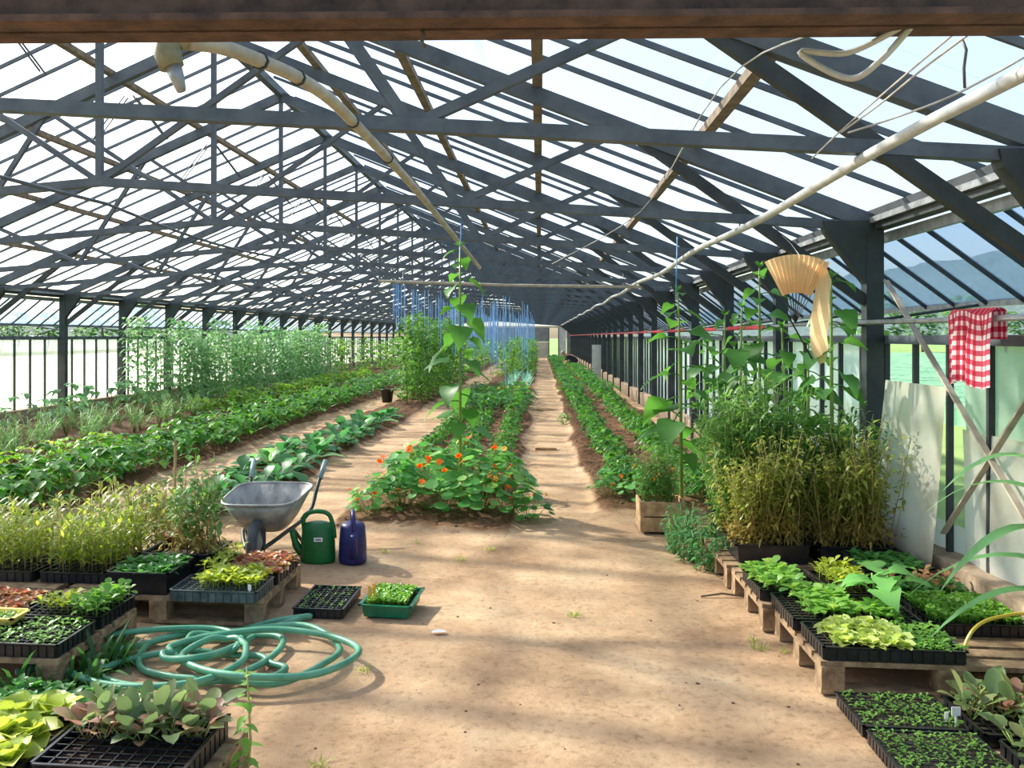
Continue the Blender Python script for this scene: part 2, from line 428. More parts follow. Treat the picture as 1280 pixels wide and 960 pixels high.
def make_ground():
    xs = np.arange(XL + .1, XR - .02, .05)
    ys = np.concatenate([np.arange(-5, 2.6, .4), np.arange(2.6, 13, .05), np.arange(13, 30, .12), np.arange(30, YE + .5, .4)])
    X, Y = np.meshgrid(xs, ys); Z = gh(X, Y); T = till(X, Y)
    nx, ny = len(xs), len(ys)
    v = np.stack([X.ravel(), Y.ravel(), Z.ravel()], 1)
    i = np.arange(nx * ny).reshape(ny, nx)
    f = np.stack([i[:-1, :-1], i[:-1, 1:], i[1:, 1:], i[1:, :-1]], -1).reshape(-1, 4)
    me = bpy.data.meshes.new('floor'); me.vertices.add(len(v)); me.vertices.foreach_set('co', v.ravel())
    me.loops.add(f.size); me.loops.foreach_set('vertex_index', f.ravel().astype(np.int32))
    me.polygons.add(len(f)); me.polygons.foreach_set('loop_start', np.arange(0, f.size, 4, dtype=np.int32))
    me.update(calc_edges=True)
    a = me.attributes.new('tilled', 'FLOAT', 'POINT'); a.data.foreach_set('value', T.ravel().astype(np.float32))
    me.polygons.foreach_set('use_smooth', [True] * len(f)); me.materials.append(MAT['soil'])
    tag(put(me, 'floor'), 'sandy trodden earth floor with dark tilled planting beds', 'ground', kind='structure')
make_ground()

# ------------------------------------------------------------------ outside
def outside():
    m = MB()
    for k, (x0, x1) in enumerate(((-600, XL - .05), (XR + .25, 600))):
        b = len(m.v); m.v += [(x0, -200, -.06), (x1, -200, -.06), (x1, 900, -.06), (x0, 900, -.06)]; m.face(b, b + 1, b + 2, b + 3)
    b = len(m.v); m.v += [(XL - .05, YE + .6, -.06), (XR + .25, YE + .6, -.06), (XR + .25, 900, -.06), (XL - .05, 900, -.06)]; m.face(b, b + 1, b + 2, b + 3)
    tag(m.build('lawn', 'field_grass'), 'pale green meadow outside the greenhouse', 'meadow', kind='structure')
    # crop field to the right: long low ridges
    c = MB()
    for i in range(46):
        x = 8 + i * .8
        c.box((x, 35, .08), (.55, 90, .36))
    tag(c.build('crop_field', 'crop_field'), 'blue-green vegetable field in ridges beyond the clear wall gap', 'field', kind='stuff')
    # wooded hills
    def hill(name, label, xa, xb, ya, yb, fn):
        nx, ny = 60, 60; h = MB()
        for j in range(ny):
            for i in range(nx):
                x = xa + (xb - xa) * i / (nx - 1); y = ya + (yb - ya) * j / (ny - 1); h.v.append((x, y, fn(x, y)))
        for j in range(ny - 1):
            for i in range(nx - 1): a = j * nx + i; h.face(a, a + 1, a + nx + 1, a + nx)
        tag(h.build(name, 'forest', smooth=True), label, 'hill', kind='structure')
    def f1(x, y):
        e = float(sst(110, 340, np.array(x))) * (52 + 22 * float(vn(x, y, .008))) + 6 * float(vn(x, y, .06)) + 5 * float(vn(x, y, .12))
        return e * float(sst(0, 120, np.array(y))) - 8
    hill('hill', 'wooded blue-green hillside beyond the vegetable field', 60, 700, 60, 1400, f1)
    def f2(x, y):
        return float(sst(180, 300, np.array(-x))) * (9 + 7 * float(vn(x, y, .02))) + 3 * float(vn(x, y, .09)) - 5
    hill('hill', 'low dark wooded rise beyond the bright plastic wall', -700, -150, 40, 900, f2)
    # trees
    tr = MB(); tr.m = 0
    rr = random.Random(5)
    def crown(seed):
        global RND
        keep = RND; RND = random.Random(seed); c = MB()
        for i in range(420):
            a = U(0, 2 * PI); zz = U(-1, 1); rad = math.sqrt(1 - zz * zz) * U(.7, 1.05)
            p = V(rad * 1.9 * math.cos(a), rad * 1.9 * math.sin(a), 3.2 + zz * 2.0)
            c.leaf(p, V(math.cos(a), math.sin(a), U(-.5, .6)), U(.5, .8), U(.4, .6), .3, 'dia', mid=False)
        RND = keep; return c.mesh('crown', 'tree_leaf')
    crowns = [crown(s) for s in (1, 2, 3)]
    tk = MB().tube([(0, 0, -.1), (.05, 0, 1.2), (0, .05, 2.6)], [.2, .16, .08], 7).mesh('trunk', 'bark')
    spots = [('r', 90 + 12 * (i % 3), .36 + .040 * i + rr.uniform(-.01, .01)) for i in range(8)]
    spots += [('l', 120 + rr.uniform(-20, 30), -.64 + .034 * i + rr.uniform(-.01, .01)) for i in range(12)]
    for i, (side, d, k) in enumerate(spots):
        y = d; x = k * d
        t = thing('tree', 'leafy round tree at the edge of the vegetable field' if side == 'r' else 'leafy round tree far beyond the plastic wall with milky panels', 'tree',
                  (x, y, -.06), rr.uniform(0, 6), 'trees by the vegetable field' if side == 'r' else 'trees beyond the milky wall')
        s = rr.uniform(.75, 1.2); t.scale = (s, s, s * rr.uniform(.8, 1.1))
        put(crowns[i % 3], 'crown', t); put(tk, 'trunk', t)
outside()

# ------------------------------------------------------------------ frames
ZR, ZE, ZCH, ZCE = 4.84, 2.42, 2.83, 2.40
def raf(f, side):                   # point on the rafter, f = 0 ridge .. 1 eave
    x = XC + side * (XR - XC) * f; return V(x, 0, ZR + (ZE - ZR) * f)
def cho(f, side): return V(XC + side * (XR - XC) * f, 0, ZCH + (ZCE - ZCH) * f)
def frame_meshes():
    P = []
    for s in (-1, 1):
        xe = XC + s * (XR - XC)
        P.append(('post', MB().box((xe, 0, 1.2), (.12, .11, 2.44)), 'steel_dark'))
        P.append(('rafter', MB().bar(raf(0, s), raf(1.0, s), .08, .12, (0, 0, 1)), 'steel'))
        P.append(('bottom_chord', MB().bar(cho(0, s), cho(1, s), .07, .065), 'steel'))
        C, B, A = raf(.32, s), cho(.487, s), raf(.70, s); D = cho(0, s)
        for q0, q1, wd in ((D, C, .045), (C, B, .05), (B, A, .05)):
            P.append(('web_brace', MB().bar(q0, q1, .045, wd), 'steel'))
        P.append(('knee_brace', MB().bar(A, V(xe - s * .05, 0, 1.86), .06, .075), 'steel_dark'))
        g = MB(); b = [(xe + s * .04, 2.44), (xe - s * .36, 2.44), (xe - s * .34, 2.36), (xe - s * .06, 1.98), (xe + s * .04, 1.98)]
        for y in (-.05, .05): g.v += [(x, y, z) for x, z in b]
        g.face(0, 1, 2, 3, 4); g.face(9, 8, 7, 6, 5)
        for i in range(5): j = (i + 1) % 5; g.face(i, j, 5 + j, 5 + i)
        P.append(('gusset', g, 'steel_dark'))
    P.append(('king_post', MB().bar(V(XC, 0, ZCH), V(XC, 0, ZR), .05, .05), 'steel'))
    for s, dx in ((-1, .42), (1, .42)):
        r1 = MB()
        for k in (-.045, .045): r1.tube([(XC - 1.1 + s * .05, .35 + k, 4.30), (XC - 1.1 + s * dx, .35 + k, 3.82)], .009, 4)
        P.append(('vent_opener', r1, 'steel_dark'))
    return [(n, m.mesh(n, mt)) for n, m, mt in P]
FM = frame_meshes()
for y in FY:
    t = thing('roof_frame', 'dark steel roof truss on two posts spanning the greenhouse', 'truss', (0, y, 0), 0, 'steel truss frames along the greenhouse', 'structure')
    for n, me in FM: put(me, n, t)

# ------------------------------------------------------------------ roof
ANG = math.atan2(ZR - ZE, XR - XC); SLEN = math.hypot(ZR - ZE, XR - XC)
roof = thing('roof', 'pitched glass roof of long panes on timber purlins and thin bars', 'roof', kind='structure')
def up_off(s, o): return V(s * math.sin(ANG) * o, 0, math.cos(ANG) * o)
for s in (-1, 1):
    for f in (.19, .39, .583, .782):
        p = raf(f, s) + up_off(s, .085)
        MB().bar(p + V(0, Y0 - .1, 0), p + V(0, YE, 0), .075, .06).build('purlin', 'timber_grey', roof)
    p = raf(1, s) + V(s * .05, 0, .03)
    MB().bar(p + V(0, Y0 - .1, 0), p + V(0, YE, 0), .10, .15).build('eave_beam', 'steel_dark', roof)
    p = raf(1, s) + V(-s * .02, 0, .02)
    MB().bar(p + V(0, Y0 - .1, 0), p + V(0, YE, 0), .03, .04).build('gutter_lip', 'galv', roof)
MB().bar(V(XC, Y0 - .1, ZR + .05), V(XC, YE, ZR + .05), .09, .1).build('ridge_beam', 'steel', roof)
NP = 4; PW = BAY / 5; PL = SLEN / NP + .05
pane = MB(); pane.v = [(0, 0, 0), (PL, 0, 0), (PL, PW - .012, 0), (0, PW - .012, 0)]; pane.face(0, 1, 2, 3)
paneM = pane.mesh('glass_pane', 'roof_glass')
barM = {}
for s in (-1, 1):
    a = raf(0, s) + up_off(s, .135); b = raf(1.03, s) + up_off(s, .135); barM[s] = MB().bar(a, b, .022, .035).mesh('glazing_bar', 'steel')
rest = MB()
for k in range(NF - 1):
    for s in (-1, 1):
        for j in range(5):
            y = FY[k] + j * PW
            if j: put(barM[s], 'glazing_bar', roof, (0, y, 0))
            for i in range(NP):
                o = raf(i / NP, s) + up_off(s, .155 + .006 * (i % 2))
                if 1 <= k <= 7:
                    if s > 0: put(paneM, 'glass_pane', roof, (o.x, y, o.z), rot=(0, ANG, 0))
                    else: put(paneM, 'glass_pane', roof, (o.x, y + PW, o.z), rot=(0, ANG, PI))
                else:
                    e = raf(i / NP, s) + V(s * math.cos(ANG) * PL, 0, -math.sin(ANG) * PL) + up_off(s, .155 + .006 * (i % 2)); b = len(rest.v)
                    rest.v += [(o.x, y, o.z), (e.x, y, e.z), (e.x, y + PW - .012, e.z), (o.x, y + PW - .012, o.z)]; rest.face(b, b + 1, b + 2, b + 3)
r_ = rest.build('far_panes', 'roof_glass', roof); r_['kind'] = 'stuff'

# ------------------------------------------------------------------ side walls
def side_wall(s):
    nm = 'left' if s < 0 else 'right'
    xe = XC + s * (XR - XC); xw = xe + s * .10
    wall = thing('wall_' + nm, 'low glazed side wall of milky panels under the open vents' if s < 0 else 'low glazed side wall of grey and greenish sheets behind the steel posts', 'wall', kind='structure')
    MB().bar(V(xw, Y0, 1.58), V(xw, YE, 1.58), .07, .06).build('sill_rail', 'steel', wall)
    mull = MB().box((0, 0, .92), (.035, .03, 1.30)).mesh('mullion', 'steel_dark')
    pn = MB(); pn.v = [(0, .015, .26), (0, PW - .015, .26), (0, PW - .015, 1.56), (0, .015, 1.56)]; pn.face(0, 1, 2, 3)
    pm = pn.mesh('pane', 'wall_milk' if s < 0 else 'wall_glass')
    for k in range(NF - 1):
        for j in range(5):
            y = FY[k] + j * PW; put(mull, 'mullion', wall, (xw, y, 0))
            if s > 0 and k == 1: continue
            put(pm, 'pane', wall, (xw + s * .02, y, 0))
    curb = thing('baseboard_' + nm, 'rough concrete kerb under the milky wall panels' if s < 0 else 'rough concrete kerb under the grey wall sheets', 'kerb', kind='structure')
    cb = MB().box((0, BAY / 2, .10), (.22, BAY - .02, .36)).mesh('concrete_block', 'concrete')
    for k in range(-1, NF - 1): put(cb, 'concrete_block', curb, (xw - s * .02, Y0 + BAY * k, U(-.012, .012)))
    vent = thing('side_vent', 'row of top-hung glass vents propped open above the ' + ('milky panels' if s < 0 else 'grey sheets'), 'vent', kind='structure')
    a = V(xe + s * .13, 0, 2.36); b = V(xe + s * .80, 0, 1.84)
    vp = MB(); vp.v = [tuple(a + V(0, .012, 0)), tuple(b + V(0, .012, 0)), tuple(b + V(0, PW - .012, 0)), tuple(a + V(0, PW - .012, 0))]; vp.face(0, 1, 2, 3)
    vm = vp.mesh('pane', 'vent_glass'); vb = MB().bar(a, b, .022, .03).mesh('glazing_bar', 'steel_dark')
    for k in range(NF - 1):
        for j in range(5):
            put(vm, 'pane', vent, (0, FY[k] + j * PW, 0)); put(vb, 'glazing_bar', vent, (0, FY[k] + j * PW, -.01))
    MB().bar(a + V(0, Y0, -.03), a + V(0, YE, -.03), .04, .07).build('hinge_rail', 'galv', vent)
    MB().bar(b + V(0, Y0, 0), b + V(0, YE, 0), .04, .05).build('bottom_rail', 'galv' if s > 0 else 'steel', vent)
    am = MB().tube([(xe + s * .06, .12, 1.72), (b.x - s * .02, .12, b.z - .01)], .012, 5).mesh('prop_arm', 'steel_dark')
    for k in range(NF - 1): put(am, 'prop_arm', vent, (0, FY[k], 0))
    return wall
wl = side_wall(-1); wr = side_wall(1)
XW = XR + .10
# loose and milky sheets in the bay with the clear gap
def sheet(name, y0, y1, z0, z1, mat, parent, dx=.02, bulge=.03, lean=0.0, n=10):
    m = MB()
    for j in range(n + 1):
        for i in range(n + 1):
            y = y0 + (y1 - y0) * i / n; z = z0 + (z1 - z0) * j / n
            m.v.append((XW + dx + bulge * math.sin(9 * y + 1.3 * math.sin(3 * z)) * (1 - .5 * j / n) - lean * (1 - j / n), y, z))
    for j in range(n):
        for i in range(n): a = j * (n + 1) + i; m.face(a, a + 1, a + n + 2, a + n + 1)
    return m.build(name, mat, parent, smooth=True)
sheet('plastic_sheet', 4.20, 5.62, .26, 1.05, 'plastic_sheet', wr, .0, .02, .0)
sheet('plastic_sheet', 4.20, 5.62, 1.04, 1.57, 'plastic_green', wr, .02, .012)
sheet('plastic_sheet', 5.60, 6.70, .26, .45, 'plastic_sheet', wr, .02)
tag(sheet('plastic_panel', 5.58, 6.55, .24, 1.30, 'plastic_sheet', None, -.10, .012, .10), 'loose curling plastic sheet leaning below the clear gap by the post', 'plastic sheet')
for y0, z0, y1, z1 in ((6.66, 2.0, 4.5, .45), (5.9, .9, 6.6, .5), (4.3, 1.75, 5.75, .4)):
    MB().bar(V(XW - .05, y0, z0), V(XW - .05, y1, z1), .012, .035, (1, 0, 0)).build('cross_brace', 'pipe_tan', wr)
# long rail on the right posts with red sleeves
rail = thing('rail', 'long grey pipe rail along the posts with red sleeves', 'rail', (XR - .12, 0, 1.70))
MB().tube([(0, y, .008 * math.sin(y)) for y in np.arange(1.9, YE - .5, 1.25)], .016, 6).build('pipe', 'galv', rail)
sv = MB().tube([(0, .1, 0), (0, 1.9, 0)], .024, 6).mesh('sleeve', 'red_paint')
for k in range(3, NF - 1): put(sv, 'sleeve', rail, (0, FY[k], 0))
clip = MB().box((.04, 0, 0), (.1, .03, .05)).mesh('bracket', 'steel_dark')
for k in range(1, NF): put(clip, 'bracket', rail, (0, FY[k], 0))

# ------------------------------------------------------------------ end wall
ew = thing('wall_back', 'far end wall of grey and cream boards with an open doorway', 'wall', (0, YE, 0), kind='structure')
for x0, x1, z0, z1, mt in ((-9.3, -6.4, 0, 2.3, 'board_grey'), (-6.35, -3.5, 0, 2.3, 'board_grey'), (-3.45, -1.0, 0, 2.3, 'board_grey'), (-.95, .68, 0, 1.2, 'board_cream'), (-.95, .68, 1.23, 2.3, 'board_grey'), (1.42, 2.0, 0, 2.3, 'board_white'), (2.03, 2.4, 0, 2.3, 'board_grey')):
    MB().box(((x0 + x1) / 2, 0, (z0 + z1) / 2), (x1 - x0 - .03, .05, z1 - z0)).build('panel', mt, ew)
MB().box((-3.4, -.03, 2.36), (11.6, .09, .14)).build('header', 'board_cream', ew)
g = MB(); g.v = [(XL, .02, 2.42), (XR, .02, 2.42), (XC, .02, 4.8)]; g.face(0, 1, 2); g.build('gable_glass', 'roof_glass', ew)
for x in (.68, 1.42): MB().box((x, -.02, 1.15), (.07, .08, 2.3)).build('door_post', 'steel_dark', ew)

# ------------------------------------------------------------------ header beam at the entrance
bp = at_d(640, 36, 1.62); tilt = .010
bm = thing('beam', 'rusty brown steel header beam over the open entrance', 'beam', tuple(bp), YAW, kind='structure')
MB().box((0, 0, .075), (5.0, .012, .15)).build('web_plate', 'rust_beam', bm)
MB().box((0, 0, .006), (5.0, .12, .012)).build('bottom_flange', 'rust_beam', bm)
MB().box((0, 0, .144), (5.0, .12, .012)).build('top_flange', 'rust_beam', bm)
for x in (-2.44, 2.44): MB().box((x, 0, -bp.z / 2 + .04), (.1, .1, bp.z + .1)).build('door_post', 'rust_beam', bm)
bm.rotation_euler = (0, -.008, YAW)

# ------------------------------------------------------------------ pipes and wires
def tubething(name, pts, r, mat, label, cat, n=8, group=None):
    o = MB().tube(pts, r, n).build(name, mat, None, True); return tag(o, label, cat, group)
p = thing('water_pipe', 'pale metal pipe slung along the greenhouse above the grey sheets', 'pipe', (1.46, 0, 2.385))
MB().tube([(.012 * math.sin(y * .7), y, -.02 * math.sin(y * 1.26) + .01) for y in np.arange(1.7, 62, .6)], .026, 8).build('pipe', 'pipe_white', p, True)
for y in FY[1:16]:
    MB().tube([(0, y, .03), (.02, y, .09), (-.01, y, .17)], .005, 4).build('hanger', 'wire_dark', p)
# the pipe with the elbow
pts = [at_d(236, 52, 2.45), at_d(275, 58, 2.62), at_d(325, 76, 2.82), at_d(372, 97, 3.1), at_d(410, 122, 3.5), at_d(441, 152, 3.95), at_d(485, 198, 4.85), at_d(525, 243, 6.1), at_d(560, 286, 8.2), at_d(600, 335, 12.4)]
def crsp(P, n=6):
    o = []; P = [Vector(x) for x in P]
    for i in range(len(P) - 1):
        a = P[max(i - 1, 0)]; b = P[i]; c = P[i + 1]; d = P[min(i + 2, len(P) - 1)]
        for k in range(n):
            t = k / n; o.append(.5 * ((2 * b) + (c - a) * t + (2 * a - 5 * b + 4 * c - d) * t * t + (3 * b - a - 3 * c + d) * t ** 3))
    o.append(P[-1]); return o
q = thing('irrigation_pipe', 'pale sagging irrigation pipe ending in a drooping olive elbow', 'pipe', tuple(pts[0]))
L0 = Vector(pts[0])
MB().tube([x - L0 for x in crsp(pts)], .024, 8).build('pipe', 'pipe_tan', q, True)
e = [at_d(237, 50, 2.45), at_d(222, 46, 2.44), at_d(210, 52, 2.43), at_d(210, 70, 2.43), at_d(215, 84, 2.43)]
MB().tube([x - L0 for x in e], [.030, .034, .037, .037, .034], 12).build('elbow', 'pipe_elbow', q, True)
e = [at_d(216, 82, 2.43), at_d(222, 98, 2.43), at_d(227, 114, 2.43)]
MB().tube([x - L0 for x in e], [.024, .02, .013], 10).build('nozzle', 'galv', q, True)
for i in (2, 3, 5, 6):
    c = Vector(pts[i]) - L0; MB().tube([c + V(0, -.006, 0), c + V(0, .006, 0)], .030, 8).build('clamp', 'steel_dark', q)
tubething('cable', [(-3.42 + .05 * math.sin(y * .5), y, 2.66 - .06 * abs(math.sin((y - Y0) * PI / 5))) for y in np.arange(4.3, 40, .5)], .014, 'steel', 'thin grey conduit under the middle of the trusses', 'conduit', 6)
pole = thing('crossbar', 'long pale wooden pole slung across below the trusses', 'pole', (0, 14.28, 2.40))
MB().tube([(-2.6, 0, .10), (-.5, 0, .02), (1.7, 0, -.02)], .025, 7).build('pole', 'pipe_tan', pole)
for x in (-2.2, 1.3): MB().tube([(x, 0, 0), (x, 0, .25)], .006, 4).build('tie', 'wire', pole)
wires = [([at_d(690 + 330, 40, 3.1), at_d(900, 110, 4.0), at_d(800, 265, 6.4), at_d(690, 330, 7.4)], 'white wire running from the rusty beam toward the wooden pole'),
         ([at_d(1195, 40, 2.4), at_d(1130, 95, 2.7), at_d(1055, 160, 3.3), at_d(1015, 198, 3.7)], 'loose wire strung from the rusty beam to the pale pipe'),
         ([at_d(1215, 40, 2.4), at_d(1155, 85, 2.6), at_d(1100, 130, 3.0), at_d(1052, 165, 3.4)], 'crooked wire beside the strung one near the pale pipe'),
         ([at_d(1280, 72, 2.7), at_d(1190, 120, 2.9), at_d(1110, 150, 3.2), at_d(1060, 166, 3.4)], 'slack wire crossing above the pale pipe')]
for P, lb in wires: tubething('wire', crsp(P, 5), .004, 'wire', lb, 'wire', 4)
tubething('cable', crsp([at_d(1140, 32, 1.64), at_d(1100, 76, 1.66), at_d(1060, 98, 1.7), at_d(1000, 65, 1.72), at_d(1060, 66, 1.7), at_d(1130, 32, 1.64)], 7), .006, 'pipe_white', 'thick white looped cable hanging below the rusty beam', 'cable', 6)
tubething('wire', [at_d(1206, 110, 2.9), at_d(1205, 85, 2.9), at_d(1208, 62, 2.9), at_d(1203, 50, 2.9)], .005, 'wire_dark', 'twisted dark hanger wire holding the pale pipe', 'wire', 4)
tubething('wire', [at_d(527, 36, 1.62), at_d(530, 44, 1.62), at_d(527, 52, 1.62), at_d(531, 60, 1.62)], .004, 'wire_dark', 'short dark wire twist dangling from the rusty beam', 'wire', 4)
# ------------------------------------------------------------------ plant prototypes
def seeded(seed): 
    global RND
    RND = random.Random(seed)
def dirv(a, e): return V(math.cos(a) * math.cos(e), math.sin(a) * math.cos(e), math.sin(e))
def bean(seed, h=.34, n=15, L=.10, stem=True):
    seeded(seed); f = MB(); st = MB()
    for i in range(n):
        a = U(0, 2 * PI); e = U(.35, 1.35); r = h * U(.45, 1.0)
        b = V(U(-.03, .03), U(-.03, .03), U(0, .3) * h); t = b + dirv(a, e) * r; t.z = min(t.z, h * 1.1)
        if stem: st.tube([b, t], .004, 3)
        for k in (-1, 0, 1):
            d = dirv(a + k * 1.1 + U(-.3, .3), U(-.5, .25)); f.leaf(t, d, L * U(.75, 1.2), L * .75 * U(.8, 1.15), U(.1, .6), 'ovate')
    return f, st
def lowbean(seed):
    seeded(seed); f = MB()
    for i in range(16):
        a = U(0, 2 * PI); t = V(U(-.16, .16), U(-.16, .16), U(.1, .36)); f.leaf(t, dirv(a, U(-.5, .4)), U(.1, .16), U(.08, .12), .3, 'dia', mid=False)
    return f
def cabbage(seed, n=11, L=.26):
    seeded(seed); f = MB()
    for i in range(n):
        a = 2.4 * i + U(-.3, .3); e = U(.25, 1.2); f.leaf(V(0, 0, .03), dirv(a, e), L * U(.8, 1.2), L * .55, U(.2, .6), 'spoon', wav=.06)
    s = MB().tube([(0, 0, 0), (0, 0, .06)], .02, 6); return f, s
def fennel(seed):
    seeded(seed); f = MB(); s = MB()
    for i in range(9):
        a = U(0, 6.3); e = U(.8, 1.5); L = U(.3, .52); t = dirv(a, e) * L; s.tube([(0, 0, 0), t], .005, 3)
        for k in range(26):
            p = t * U(.35, 1.0); f.leaf(p, dirv(a + U(-1.6, 1.6), U(-.2, 1.2)), U(.08, .16), .008, .3, 'dia', mid=False)
    return f, s
def leek(seed):
    seeded(seed); f = MB()
    for i in range(9): f.leaf(V(U(-.02, .02), U(-.02, .02), 0), dirv(U(0, 6.3), U(.9, 1.5)), U(.3, .55), .03, U(.1, .5), 'blade')
    return f
def tomato(seed, h=1.9, n=72, L=.13, spread=.36):
    seeded(seed); f = MB(); s = MB(); s.tube([(0, 0, 0), (.02, .02, h * .5), (0, 0, h)], [.014, .011, .005], 5)
    for i in range(n):
        z = h * (.05 + .95 * (i + .5) / n); a = 2.4 * i + U(-.4, .4); r = spread * U(.6, 1.15) * (1.1 - .35 * z / h)
        d = dirv(a, U(-.1, .5)); b = V(0, 0, z); t = b + d * r; s.tube([b, t], .004, 3)
        for k in range(5):
            q = b.lerp(t, .45 + .55 * k / 4); sd = (-1, 1, -1, 1, 0)[k]
            f.leaf(q, dirv(a + sd * 1.1 + U(-.2, .2), U(-.5, .2)), L * U(.8, 1.3), L * .6, .35, 'dia', mid=False)
    return f, s
def bush(seed, h=.95, stems=9, n=26, L=.055, spread=.24, dry=.42):
    seeded(seed); f = MB(); fd = MB(); s = MB()
    for i in range(stems):
        a = U(0, 6.3); top = V(math.cos(a) * spread * U(.3, 1), math.sin(a) * spread * U(.3, 1), h * U(.7, 1.05)); base = V(U(-.09, .09), U(-.09, .09), 0)
        mid = base.lerp(top, .5) + V(U(-.03, .03), U(-.03, .03), 0); s.tube([base, mid, top], [.004, .003, .002], 4)
        for k in range(n):
            t = U(.08, 1); p = base.lerp(mid, t * 2) if t < .5 else mid.lerp(top, t * 2 - 1)
            p = p + V(U(-.06, .06), U(-.06, .06), U(-.02, .04)) * min(1, p.z * 6); (fd if (p.z < h * dry * U(.6, 1.4)) else f).leaf(p, dirv(U(0, 6.3), U(-.5, .7)), L * U(.7, 1.5), L * .42 * U(.7, 1.3), U(.1, .6), 'lance', mid=False)
    return f, fd, s
def heart_leaf(seed, L=.24, W=.21):
    seeded(seed); f = MB(); f.leaf(V(.10, 0, .03), V(1, 0, .12), L, W, .42, 'heart', fold=.10, wav=.05); f.tube([(0, 0, 0), (.05, 0, .025), (.11, 0, .032)], .005, 4)
    return f
# seedlings
def sprout(seed, n=4, L=.035, h=.03, prof='spoon', W=.5, e0=.2, e1=1.0):
    seeded(seed); f = MB()
    f.tube([(0, 0, 0), (U(-.005, .005), U(-.005, .005), h)], .002, 3)
    for i in range(n): f.leaf(V(0, 0, h * U(.6, 1.0)), dirv(2.4 * i + U(-.4, .4), U(e0, e1)), L * U(.8, 1.25), L * W, U(.1, .5), prof, mid=n < 9)
    return f
def stalky(seed, h=.30, n=9, L=.07):
    seeded(seed); f = MB(); f.m = 1; f.tube([(0, 0, 0), (U(-.02, .02), U(-.02, .02), h)], .003, 3); f.m = 0
    for i in range(n): f.leaf(V(0, 0, h * (.2 + .8 * i / n)), dirv(2.4 * i, U(.3, 1.1)), L * U(.8, 1.3), L * .25, .3, 'lance', mid=False)
    return f
def rosette(seed, n=14, L=.09, W=.75):
    seeded(seed); f = MB()
    for i in range(n): f.leaf(V(0, 0, .01), dirv(2.4 * i, .25 + 1.0 * i / n), L * U(.8, 1.2) * (1.1 - .4 * i / n), L * W, .25, 'round', fold=.2, wav=.16)
    return f
def brassica(seed, n=6, h=.10, L=.11):
    seeded(seed); f = MB(); s = MB()
    for i in range(n):
        a = 2.4 * i + U(-.4, .4); e = U(.6, 1.3); t = dirv(a, e) * h * U(.7, 1.2); s.tube([(0, 0, 0), t], .003, 4)
        f.leaf(t, dirv(a, e * U(.5, 1)), L * U(.75, 1.2), L * .58, U(.05, .4), 'round', fold=.12, wav=.05)
    return f, s

# ------------------------------------------------------------------ rows of vegetables
def protos(fn, seeds, fm, sm, **k):
    o = []
    for s in seeds:
        r = fn(s, **k)
        if isinstance(r, tuple): o.append((r[0].mesh('foliage', fm), r[-1].mesh('stem', sm)))
        else: o.append((r.mesh('foliage', fm), None))
    return o
NB = [0]
def row(name, pr, x, y0, y1, step, label, group, cat='plant', jit=.05, sc=(.85, 1.15), skip=None, stems=True):
    rr = random.Random(int(x * 100) + int(y0 * 10)); y = y0
    while y < y1:
        px, py = x + rr.uniform(-jit, jit), y + rr.uniform(-step * .25, step * .25); y += step
        if skip and skip(px, py): continue
        f, s = pr[rr.randrange(len(pr))]
        o = tag(put(None, name, None, (px, py, gz(px, py) - .005), rr.uniform(0, 6.3), rr.uniform(*sc)), label, cat, group)
        put(f, 'foliage', o)
        if s is not None and stems and py < 24: put(s, 'stem', o)
        NB[0] += 1
def far_rows(name, fns, rows, mats, label, cat, sc=(.85, 1.2), skip=None):
    xf = []; rr = random.Random(99)
    for x, y0, y1, step, jit in rows:
        y = y0
        while y < y1:
            px, py = x + rr.uniform(-jit, jit), y
            if not (skip and skip(px, py)): xf.append((px, py, gz(px, py), rr.uniform(0, 6.3), rr.uniform(*sc)))
            y += step * rr.uniform(.8, 1.2)
    return tag(put(scatter(name, fns, xf, mats), name), label, cat, kind='stuff')
def near_person(x, y): return x > .7 and 41.6 < y < 46.0 and x < 2.3
BEAN = protos(bean, (11, 12, 13, 14, 15), 'bean', 'stem_green')
BEANL = protos(bean, (21, 22, 23, 24), 'bean_light', 'stem_green', h=.30)
row('bean_plant', BEAN, .86, 8.9, 21.5, .27, 'bushy bean plant in the row bordering the straight footpath', 'bean row bordering the footpath', sc=(.6, .85))
row('bean_plant', BEAN, 1.58, 8.7, 21.5, .27, 'bushy bean plant in the row next to the concrete kerb strip', 'bean row by the kerb strip', sc=(.6, .85))
row('bean_plant', BEAN, -.48, 9.0, 17, .27, 'bean plant in the row behind the nasturtiums beside the footpath', 'bean row behind nasturtiums beside the footpath', sc=(.48, .7), jit=.03)
row('bean_plant', BEAN, -.98, 9.2, 17, .27, 'bean plant in the middle row behind the nasturtiums', 'middle bean row behind nasturtiums', sc=(.48, .7), jit=.03)
row('bean_plant', BEAN, -1.46, 9.0, 17, .27, 'bean plant in the row behind the nasturtiums beside the narrower dirt path', 'bean row beside the narrower path', sc=(.48, .7), jit=.03)
row('bean_plant', BEAN, -4.55, 6.6, 21.5, .30, 'bean plant in the thick row beside the path with the black bucket', 'thick bean row, path side', sc=(.95, 1.3))
row('bean_plant', BEAN, -5.05, 6.4, 21.5, .30, 'bean plant on the far side of the thick row beside the fennel', 'thick bean row, fennel side', sc=(.95, 1.3))
LB = [lowbean(s) for s in (1, 2, 3, 4, 5, 6)]
